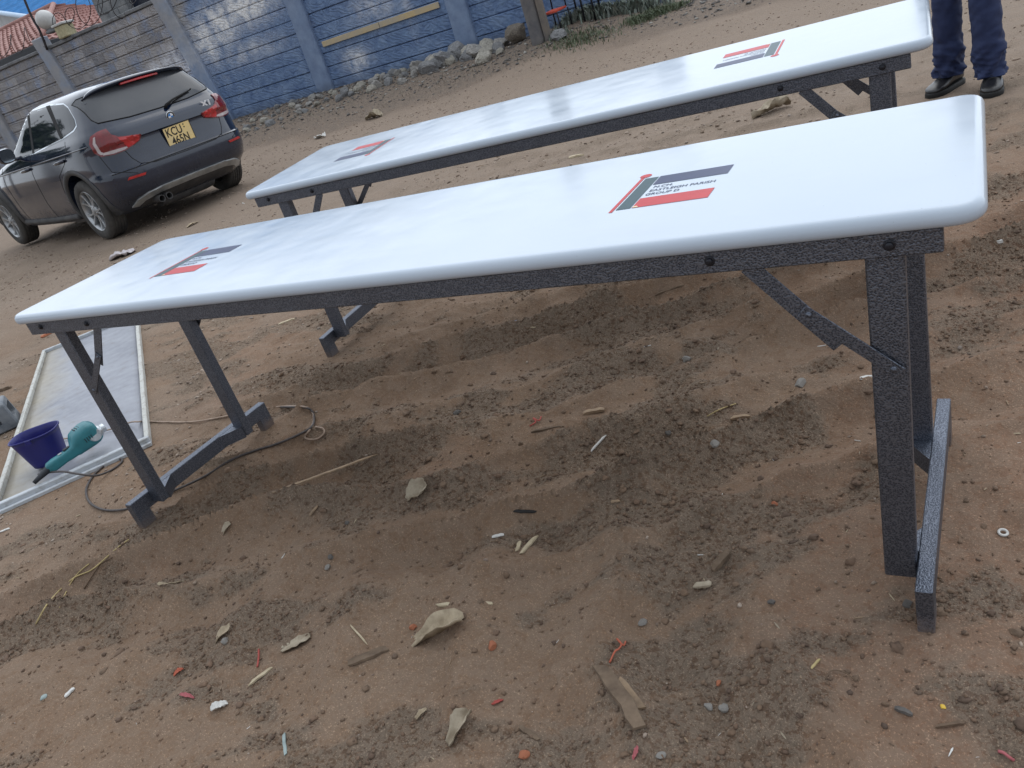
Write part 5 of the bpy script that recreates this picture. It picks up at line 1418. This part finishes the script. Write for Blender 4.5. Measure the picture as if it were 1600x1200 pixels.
def stick(label, p0, p1, w, t, m, name='wood_chip', cat='wood chip', splits=0, group=None, point=.35):
    """a splintered slat lying from pixel p0 to pixel p1"""
    a, b = at(*p0), at(*p1); c = (a + b) / 2; d = b - a; Ln = d.length; d.normalize(); zc = max(gh(c.x, c.y), (a.z + b.z) / 2)
    r = random.Random(str(p0)); s_ = Vector((-d.y, d.x, 0)).normalized(); up = Vector((0, 0, 1)); n = 7; bm = bmesh.new(); rings = []; bend = r.uniform(-.5, .5) if Ln > .12 else 0; point = r.uniform(.45, .9)
    for k in range(n):
        u = k / (n - 1); q = a.lerp(b, u) - c; q.z = (a.z + (b.z - a.z) * u) - zc + .0015
        ww = w * (.92 + .16 * r.random()) * (1 if 0 < k < n - 1 else point); off = w * .05 * r.gauss(0, 1) + w * bend * math.sin(u * PI)
        h = t * (1 if 0 < k < n - 1 else .6)
        e0 = d * (Ln * .05 * r.uniform(-1, 1)) if k in (0, n - 1) else Vector((0, 0, 0))
        rings.append([q - s_ * (ww / 2 - off) + e0, q + s_ * (ww / 2 + off) - e0, q + s_ * (ww / 2 * .9 + off) - e0 + up * h, q - s_ * (ww / 2 * .9 - off) + e0 + up * h * (.8 + .3 * r.random())])
    loft(bm, rings); bmesh.ops.recalc_face_normals(bm, faces=bm.faces)
    for f in bm.faces: f.smooth = False
    o = link(name, bm, m); o.location = (c.x, c.y, zc); return tag(o, label, cat, group)
def husk(label, p0, p1, w, m, curl=.5, seed=0, name='husk', cat='leaf', crumple=.25, notch=0, fold=.5, arch=.12):
    """a dry crumpled leaf from pixel p0 to pixel p1, width w, cupped and folded along its length"""
    a, b = at(*p0), at(*p1); c = (a + b) / 2; d = b - a; Ln = d.length; d.normalize(); s_ = Vector((-d.y, d.x, 0)).normalized(); up = Vector((0, 0, 1)); zc = gh(c.x, c.y)
    r = random.Random(seed + 77); nu, nv = 18, 9; bm = bmesh.new(); G = []
    for i in range(nu):
        u = i / (nu - 1); prof = (math.sin(PI * min(1, max(.0, u * .86 + .07))) ** .6) * (1 + .22 * float(pnoise(np.array(u * 5. + seed), np.array(1.3)))); row = []
        for j in range(nv):
            v = j / (nv - 1) * 2 - 1
            q = d * ((u - .5) * Ln + .10 * Ln * v * float(pnoise(np.array(seed * 1.7 + 3), np.array(u * 2)))) + s_ * (v * w / 2 * prof)
            h = curl * w * .5 * v * v * prof + fold * w * .35 * abs(v - .15) * math.sin(u * 3 + seed) ** 2 + arch * w * math.sin(u * PI)
            h += fold * w * .16 * (abs(((v * 1.7 + .5 * u + seed * .37) % 1) - .5) * 2 - .5)
            q += d * (.05 * Ln * float(pnoise(np.array(v * 3.1 + seed), np.array(2.2 + seed))) * (abs(u - .5) * 2) ** 3)
            h += crumple * w * .5 * float(pnoise(np.array(u * 6 + seed * 3.1), np.array(v * 2.2 + seed)))
            z = max(h, 0) + .002 + gh(c.x + q.x, c.y + q.y) - zc
            row.append(bm.verts.new(q + up * z))
        G.append(row)
    for i in range(nu - 1):
        for j in range(nv - 1):
            if notch and j > 5 and i < 6 and (i + j + notch) % 3: continue
            bm.faces.new((G[i][j], G[i + 1][j], G[i + 1][j + 1], G[i][j + 1])).smooth = True
    bmesh.ops.delete(bm, geom=[v for v in bm.verts if not v.link_faces], context='VERTS')
    bmesh.ops.recalc_face_normals(bm, faces=bm.faces); bmesh.ops.solidify(bm, geom=list(bm.faces), thickness=.0012)
    o = link(name, bm, m); o.location = (c.x, c.y, zc); return tag(o, label, cat)
def stone(label, p, r, m, name='stone', cat='stone', flat=.7, seed=1):
    q = at(*p); bm = rock_mesh(seed, 2); o = link(name, bm, m, None, True, 26); o.location = (q.x, q.y, q.z + r * flat * .30); o.scale = (r * 1.15, r * .9, r * flat); o.rotation_euler = (.2, .1, seed * 1.3); return tag(o, label, cat)
def strand(label, pxs, r, m, name='twine', cat='twine', lift=.003):
    P = [at(*q) for q in pxs]; c = P[0].copy(); pts = [tuple(p - c + Vector((0, 0, lift + (.004 if 0 < i < len(P) - 1 else 0)))) for i, p in enumerate(P)]
    bm = bmesh.new(); tube(bm, catmull(pts, 5), r, 6); o = link(name, bm, m, None, True); o.location = c; return tag(o, label, cat)

stick('long pale stick lying level on the dirt in the foreground', (684, 948), (770, 945), .012, .006, M_WOODP)
stick('pale split chip, longer arm of the V shape at the middle', (815, 866), (839, 839), .011, .005, M_WOODP)
stick('pale split chip, shorter arm of the V shape at the middle', (808, 862), (813, 847), .010, .004, M_WOODP)
stick('short white chip left of the V shaped split chips', (769, 840), (788, 836), .009, .003, M_PAPER)
stick('long thin curved strip of pale wood behind the foreground', (428, 770), (588, 711), .011, .004, M_WOODT, 'wood_strip', 'wood strip')
stick('thick tan stick on the ridge under the table', (912, 648), (945, 642), .016, .010, M_WOODT)
stick('tan stick right of the middle on a ridge', (1142, 656), (1172, 652), .013, .008, M_WOODT)
stick('slanting pale splinter right of the orange scrap at lower left', (390, 1071), (426, 1044), .009, .004, M_WOODP)
stick('long split bark board in the right foreground, steeply slanted', (938, 1043), (1002, 1139), .028, .010, M_WOODB, 'bark_board', 'bark')
stick('narrow tan splinter leaning on the split bark board', (968, 1064), (1003, 1110), .016, .008, M_WOODT, 'bark_board', 'bark')
stick('small pale chip near the right table foot end', (1084, 917), (1112, 914), .016, .005, M_HUSKP)
stick('curled brown bark piece between the middle and the right leg', (1114, 893), (1140, 864), .016, .010, M_WOODB, 'bark', 'bark')
stick('black strip of rubber lying under the table', (803, 800), (838, 801), .010, .004, M_BLACK, 'rubber_strip', 'strip')
stick('dark slanting twig at the red strip under the table', (830, 676), (880, 667), .008, .005, M_WOODB, 'twig', 'twig')
stick('white splinter leaning right of the watered ridge', (924, 706), (946, 682), .006, .004, M_PAPER)
stick('square of tan cardboard left of the crumpled husk', (484, 806), (497, 791), .016, .004, M_WOODT, 'cardboard', 'cardboard')
stick('greenish flat strip in the lower middle foreground', (444, 1148), (447, 1180), .007, .003, M_GRNG, 'strip', 'strip')
stick('small white chip at the lower left', (102, 1090), (117, 1076), .011, .004, M_PAPER)
stick('thin pale splinter in the left foreground', (548, 978), (574, 1007), .004, .003, M_WOODP)
stick('bent brown twig at the lower right', (1462, 1137), (1508, 1131), .005, .004, M_TWIG, 'twig', 'twig')
stick('pale stick on the dirt behind the left table end', (436, 508), (461, 499), .016, .008, M_WOODP)
stick('white chip on the dirt between the two tables', (889, 248), (911, 243), .035, .014, M_WOODP)
stick('white blue tube end right of the near table', (1538, 376), (1562, 381), .020, .016, M_PAPER, 'tube', 'tube')
stick('pale chip beside the brace of the right leg', (1345, 594), (1362, 588), .018, .004, M_PAPER)
stick('white leaf shaped chip at the left edge', (0, 832), (16, 826), .010, .003, M_PAPER)
stick('orange red stick behind the left end of the near table', (66, 528), (80, 521), .03, .015, M_ORG)
stick('thin tan twig left of the right leg brace', (1025, 462), (1068, 447), .010, .008, M_WOODB, 'twig', 'twig')
stick('small pale chip right of the V shaped chips', (955, 786), (969, 783), .010, .003, M_WOODT)
stick('weathered brown stick on the dirt by the grey tool case', (0, 612), (18, 606), .02, .015, M_WOODB)
stick('short pale twig in the right foreground', (1268, 1046), (1281, 1031), .004, .003, M_STRAW, 'twig', 'twig')
stick('brown bark sliver by the foreground husk', (545, 1038), (606, 1014), .022, .006, M_WOODB, 'bark', 'bark')
stick('dark crushed twig at the lower right foreground', (1398, 1108), (1426, 1119), .008, .006, M_STONED, 'twig', 'twig')
stick('dry grey twig at the lower middle edge', (812, 1137), (842, 1158), .010, .006, M_WOODB, 'twig', 'twig')
husk('large folded dry husk in the foreground', (632, 1004), (728, 978), .055, M_HUSK, .4, 3, crumple=.3, fold=1.3, arch=.05)
husk('torn beige husk left of the large folded husk', (440, 1019), (486, 996), .040, M_HUSKP, .15, 5, notch=1, fold=.2)
husk('curled pale husk at the bottom edge', (702, 1166), (738, 1118), .030, M_HUSKP, 1.2, 8, crumple=.5)
husk('crumpled beige husk under the table', (636, 782), (668, 762), .045, M_HUSKP, .5, 11, crumple=.6)
husk('small brown leaf in the lower middle foreground', (650, 1124), (668, 1110), .014, M_HUSK, .6, 13)
husk('flat brown leaf in the left foreground', (252, 921), (303, 905), .016, M_HUSK, .3, 15)
husk('crumpled white scrap at the lower left', (332, 1114), (356, 1099), .022, M_PAPER, .5, 17, 'paper_scrap', 'paper', .7)
husk('grey brown leaf by the stones at the lower left', (330, 1005), (362, 985), .02, M_HUSK, .5, 19)
husk('crumpled cream cloth on the dirt behind the near table', (1176, 186), (1236, 166), .11, M_HUSKP, .8, 21, 'cloth_scrap', 'cloth', .9)
husk('clear pinkish plastic bag behind the near table end', (172, 408), (212, 392), .22, mat('thin_plastic', (.50, .46, .47), .3, var=.1, vscale=8), .15, 23, 'plastic_bag', 'bag', .35, fold=.25, arch=.05)
husk('white paper scrap on the dark earth by the rocks', (572, 188), (598, 181), .18, M_HUSKP, .5, 25, 'paper_scrap', 'paper', .7)
husk('small white scrap on the dark earth near the car', (494, 217), (508, 215), .12, M_PAPER, .5, 27, 'paper_scrap', 'paper', .7)
husk('dry leaf on the dirt behind the right bumper of the car', (292, 356), (310, 347), .06, M_HUSK, .3, 29, fold=.2)
husk('wrinkled tan leaf by the near left table foot', (345, 836), (362, 822), .02, M_HUSKP, .6, 31)
stone('square pale stone on the ridge right of the middle', (1073, 564), .016, M_STONE, seed=2, flat=.9)
stone('round grey stone under the middle of the table', (714, 646), .013, M_STONED, seed=3)
stone('dark stone right of the middle on a furrow', (1044, 677), .011, M_STONED, seed=4)
stone('upper one of two touching grey stones in the left foreground', (517, 871), .009, M_STONED, seed=5)
stone('lower one of two touching grey stones in the left foreground', (513, 887), .010, M_STONE, seed=6)
stone('grey stone in the lower left foreground', (352, 1003), .012, M_STONE, seed=7)
stone('pale stone in the middle foreground', (1004, 974), .010, M_STONE, seed=8)
stone('left one of two pale stones at the lower right', (1107, 1105), .009, M_STONE, seed=9)
stone('right one of two pale stones at the lower right', (1132, 1107), .010, M_STONE, seed=10)
stone('smooth grey green pebble at the lower left', (68, 1090), .010, M_GRNG, 'pebble', 'pebble', .4, 11)
stone('dark stone left of the right leg foot', (1206, 942), .009, M_STONED, seed=12)
stone('dark stone beside the right table foot', (1418, 945), .011, M_STONED, seed=13)
stone('grey flat stone right of the middle furrow', (1116, 694), .014, M_STONE, seed=14, flat=.5)
stone('orange brick chip left of the large folded husk', (646, 981), .009, M_ORG, 'brick_chip', 'brick chip', .7, 15)
stone('orange brick chip right of the large folded husk', (769, 1010), .012, M_ORG, 'brick_chip', 'brick chip', .7, 16)
stone('orange brick chip at the bottom edge', (819, 1180), .011, M_ORG, 'brick_chip', 'brick chip', .6, 17)
stone('small red brick bit right of the split bark board', (1123, 1068), .006, M_ORG, 'brick_chip', 'brick chip', .7, 18)
stone('rusty brick bit under the table right of the middle', (1211, 788), .008, M_ORG, 'brick_chip', 'brick chip', .7, 19)
stone('dark blue bottle cap on the dirt under the table', (808, 504), .016, M_BLUED, 'bottle_cap', 'bottle cap', .6, 20)
stone('tiny yellow bit at the lower right', (1473, 1105), .005, M_YEL, 'yellow_scrap', 'scrap', .6, 21)
stone('grey stone below the split bark board', (1033, 1181), .008, M_STONE, seed=22)
stone('brown stone on the dirt left of the right leg', (1250, 600), .020, M_STONE, seed=23, flat=.5)
stone('dark stone at the foot of the left foreground ridge', (543, 818), .009, M_STONED, seed=24)
strand('red plastic strip standing out of the dirt at lower left', [(403, 1043), (406, 1030), (405, 1016)], .0024, M_REDP, 'red_strip', 'strip')
husk('orange plastic scrap at the lower left', (272, 1056), (288, 1047), .013, M_TWINE, .5, 41, 'plastic_scrap', 'scrap', .7)
husk('pink plastic scrap at the lower left', (283, 1087), (304, 1092), .010, M_PINK, .5, 43, 'plastic_scrap', 'scrap', .7)
husk('red scrap in the middle foreground above the bottom edge', (989, 1187), (998, 1170), .010, M_PINK, .5, 45, 'plastic_scrap', 'scrap', .7)
husk('red scrap right of the curled pale husk', (770, 1103), (787, 1092), .007, M_REDP, .5, 47, 'plastic_scrap', 'scrap', .7)
strand('orange red twine knot above the split bark board', [(953, 1037), (962, 1022), (968, 1018), (972, 1010), (965, 1002), (975, 1012), (978, 1004)], .0020, M_TWINE)
strand('red twine scrap under the middle of the table', [(828, 667), (838, 662), (834, 656), (843, 660), (846, 652)], .0022, M_REDP)
strand('pink twine at the bottom right corner', [(1560, 1176), (1568, 1181), (1576, 1187), (1584, 1190)], .0026, M_PINK)
strand('long dry grass stalk with a fork in the left foreground', [(57, 976), (75, 948), (95, 925), (118, 905), (145, 893), (170, 872), (186, 858), (202, 844)], .0022, M_STRAW, 'grass_stalk', 'stalk')
strand('short dry grass stalk crossing the forked one', [(94, 950), (104, 930), (116, 908), (128, 894), (140, 882)], .0019, M_STRAW, 'grass_stalk', 'stalk')
strand('brown twig beside the dry grass stalks', [(132, 921), (145, 903), (158, 885), (176, 872)], .0022, M_TWIG, 'twig', 'twig')
strand('thin root loop in the right foreground', [(1290, 1063), (1300, 1052), (1320, 1055), (1338, 1066)], .0012, M_TWIG, 'root', 'root')
strand('thin straw on the ridge right of the middle', [(1105, 652), (1125, 643), (1150, 632)], .0016, M_STRAW, 'straw', 'straw')
bm = bmesh.new(); t = [Vector((.0075 * math.cos(a), .0075 * math.sin(a), .004)) for a in [2 * PI * k / 20 for k in range(21)]]; tube(bm, t, .0026, 8, cap=False); o = link('ring', bm, M_PAPER, None, True); o.location = at(1567, 834); o.rotation_euler = (.15, .1, 0)
tag(o, 'small white plastic ring on the red earth at the right', 'ring')
# many small splinters, all alike
proto = []
for k in range(6):
    r = random.Random(k); bm = bmesh.new(); rings = []
    for i in range(5):
        u = i / 4 - .5; w = .16 * (1 if 0 < i < 4 else .3) * r.uniform(.7, 1.3); rings.append([Vector((u, -w / 2, 0)), Vector((u, w / 2, 0)), Vector((u, w / 2, .09)), Vector((u, -w / 2, .08))])
    loft(bm, rings)
    for f in bm.faces: f.smooth = False
    proto.append(link('splinter', bm, (M_WOODP, M_WOODT, M_PAPER, M_WOODT, M_HUSKP, M_WOODB)[k]))
n = 0
while n < 150:
    x = random.uniform(-20, 1610); y = random.uniform(420, 1195)
    if y < 500 - .11 * x + 60: continue
    p = at(x, y)
    if p.y > 3: continue
    o = proto[n] if n < 6 else proto[random.randrange(6)].copy()
    if n >= 6: COL.objects.link(o)
    l = random.choice((.005, .007, .009, .013, .018)) * (1 + .35 * max(0, p.y)); o.scale = (l, l * random.uniform(.5, 1.2), l); o.location = (p.x, p.y, p.z + .0008); o.rotation_euler = (random.uniform(-.2, .2), random.uniform(-.25, .25), random.uniform(0, 6.3))
    tag(o, 'tiny wood splinter strewn over the brown dirt', 'splinter', 'wood splinters strewn over the dirt'); n += 1
for k in range(60):
    x = random.uniform(100, 1400); y = random.uniform(60, 470); p = at(x, y)
    if p.y < 2.2 or p.y > 10.8 or abs(p.x + 7) < 2.2 and p.y > 3.9 and p.y < 6.8: continue
    o = proto[random.randrange(6)].copy(); COL.objects.link(o); l = random.uniform(.03, .09); o.scale = (l, l * .7, l * .6); o.location = (p.x, p.y, p.z + .002); o.rotation_euler = (0, random.uniform(-.1, .1), random.uniform(0, 6.3))
    tag(o, 'small pale chip strewn over the trodden yard behind the tables', 'chip', 'chips strewn over the yard')

# ================================================================ LIGHT
w = bpy.data.worlds.new('World'); scene.world = w; w.use_nodes = True; nt = w.node_tree; bg = nt.nodes['Background']
SUN_EL, SUN_AZ = math.radians(58), math.radians(-8)      # azimuth measured from +Y towards +X
sky = nt.nodes.new('ShaderNodeTexSky'); sky.sky_type = 'NISHITA'; sky.sun_disc = False; sky.sun_elevation = SUN_EL; sky.sun_rotation = SUN_AZ
sky.air_density = 1.3; sky.dust_density = 1.0; sky.ozone_density = 1.5
tc = nt.nodes.new('ShaderNodeTexCoord'); mp = nt.nodes.new('ShaderNodeMapping'); mp.inputs['Scale'].default_value = (1, 1, 2.2)
n1 = nt.nodes.new('ShaderNodeTexNoise'); n1.inputs['Scale'].default_value = 3.6; n1.inputs['Detail'].default_value = 9; n1.inputs['Roughness'].default_value = .62
rp = nt.nodes.new('ShaderNodeValToRGB'); rp.color_ramp.elements[0].position = .33; rp.color_ramp.elements[1].position = .50; rp.color_ramp.elements[0].color = (.80, .80, .80, 1)
mx = nt.nodes.new('ShaderNodeMix'); mx.data_type = 'RGBA'
nt.links.new(tc.outputs['Generated'], mp.inputs['Vector']); nt.links.new(mp.outputs[0], n1.inputs['Vector']); nt.links.new(n1.outputs['Fac'], rp.inputs['Fac']); nt.links.new(rp.outputs['Color'], mx.inputs[0])
nt.links.new(sky.outputs[0], mx.inputs[6]); mx.inputs[7].default_value = (7.6, 8.2, 9.0, 1)
gd = (math.sin(SUN_AZ) * math.cos(.62), math.cos(SUN_AZ) * math.cos(.62), math.sin(.62))     # the bright side of the overcast
dp = nt.nodes.new('ShaderNodeVectorMath'); dp.operation = 'DOT_PRODUCT'; dp.inputs[1].default_value = gd; nt.links.new(tc.outputs['Generated'], dp.inputs[0])
mr = nt.nodes.new('ShaderNodeMapRange'); mr.interpolation_type = 'SMOOTHSTEP'; mr.inputs[1].default_value = -.5; mr.inputs[2].default_value = 1; mr.inputs[3].default_value = .62; mr.inputs[4].default_value = 1.30
nt.links.new(dp.outputs['Value'], mr.inputs[0])
ml = nt.nodes.new('ShaderNodeVectorMath'); ml.operation = 'SCALE'; nt.links.new(mx.outputs[2], ml.inputs[0]); nt.links.new(mr.outputs[0], ml.inputs['Scale']); nt.links.new(ml.outputs[0], bg.inputs['Color']); bg.inputs['Strength'].default_value = .108
sd = bpy.data.lights.new('sun', 'SUN'); sd.energy = .5; sd.angle = math.radians(55); sd.color = (1, .95, .88)
so = bpy.data.objects.new('sun', sd); COL.objects.link(so)
sv = Vector((math.sin(SUN_AZ) * math.cos(SUN_EL), math.cos(SUN_AZ) * math.cos(SUN_EL), math.sin(SUN_EL)))
so.rotation_euler = sv.to_track_quat('Z', 'Y').to_euler()
vs = scene.view_settings; vs.view_transform = 'Standard'; vs.look = 'None'; vs.gamma = 1; vs.exposure = 0.40; vs.use_curve_mapping = False
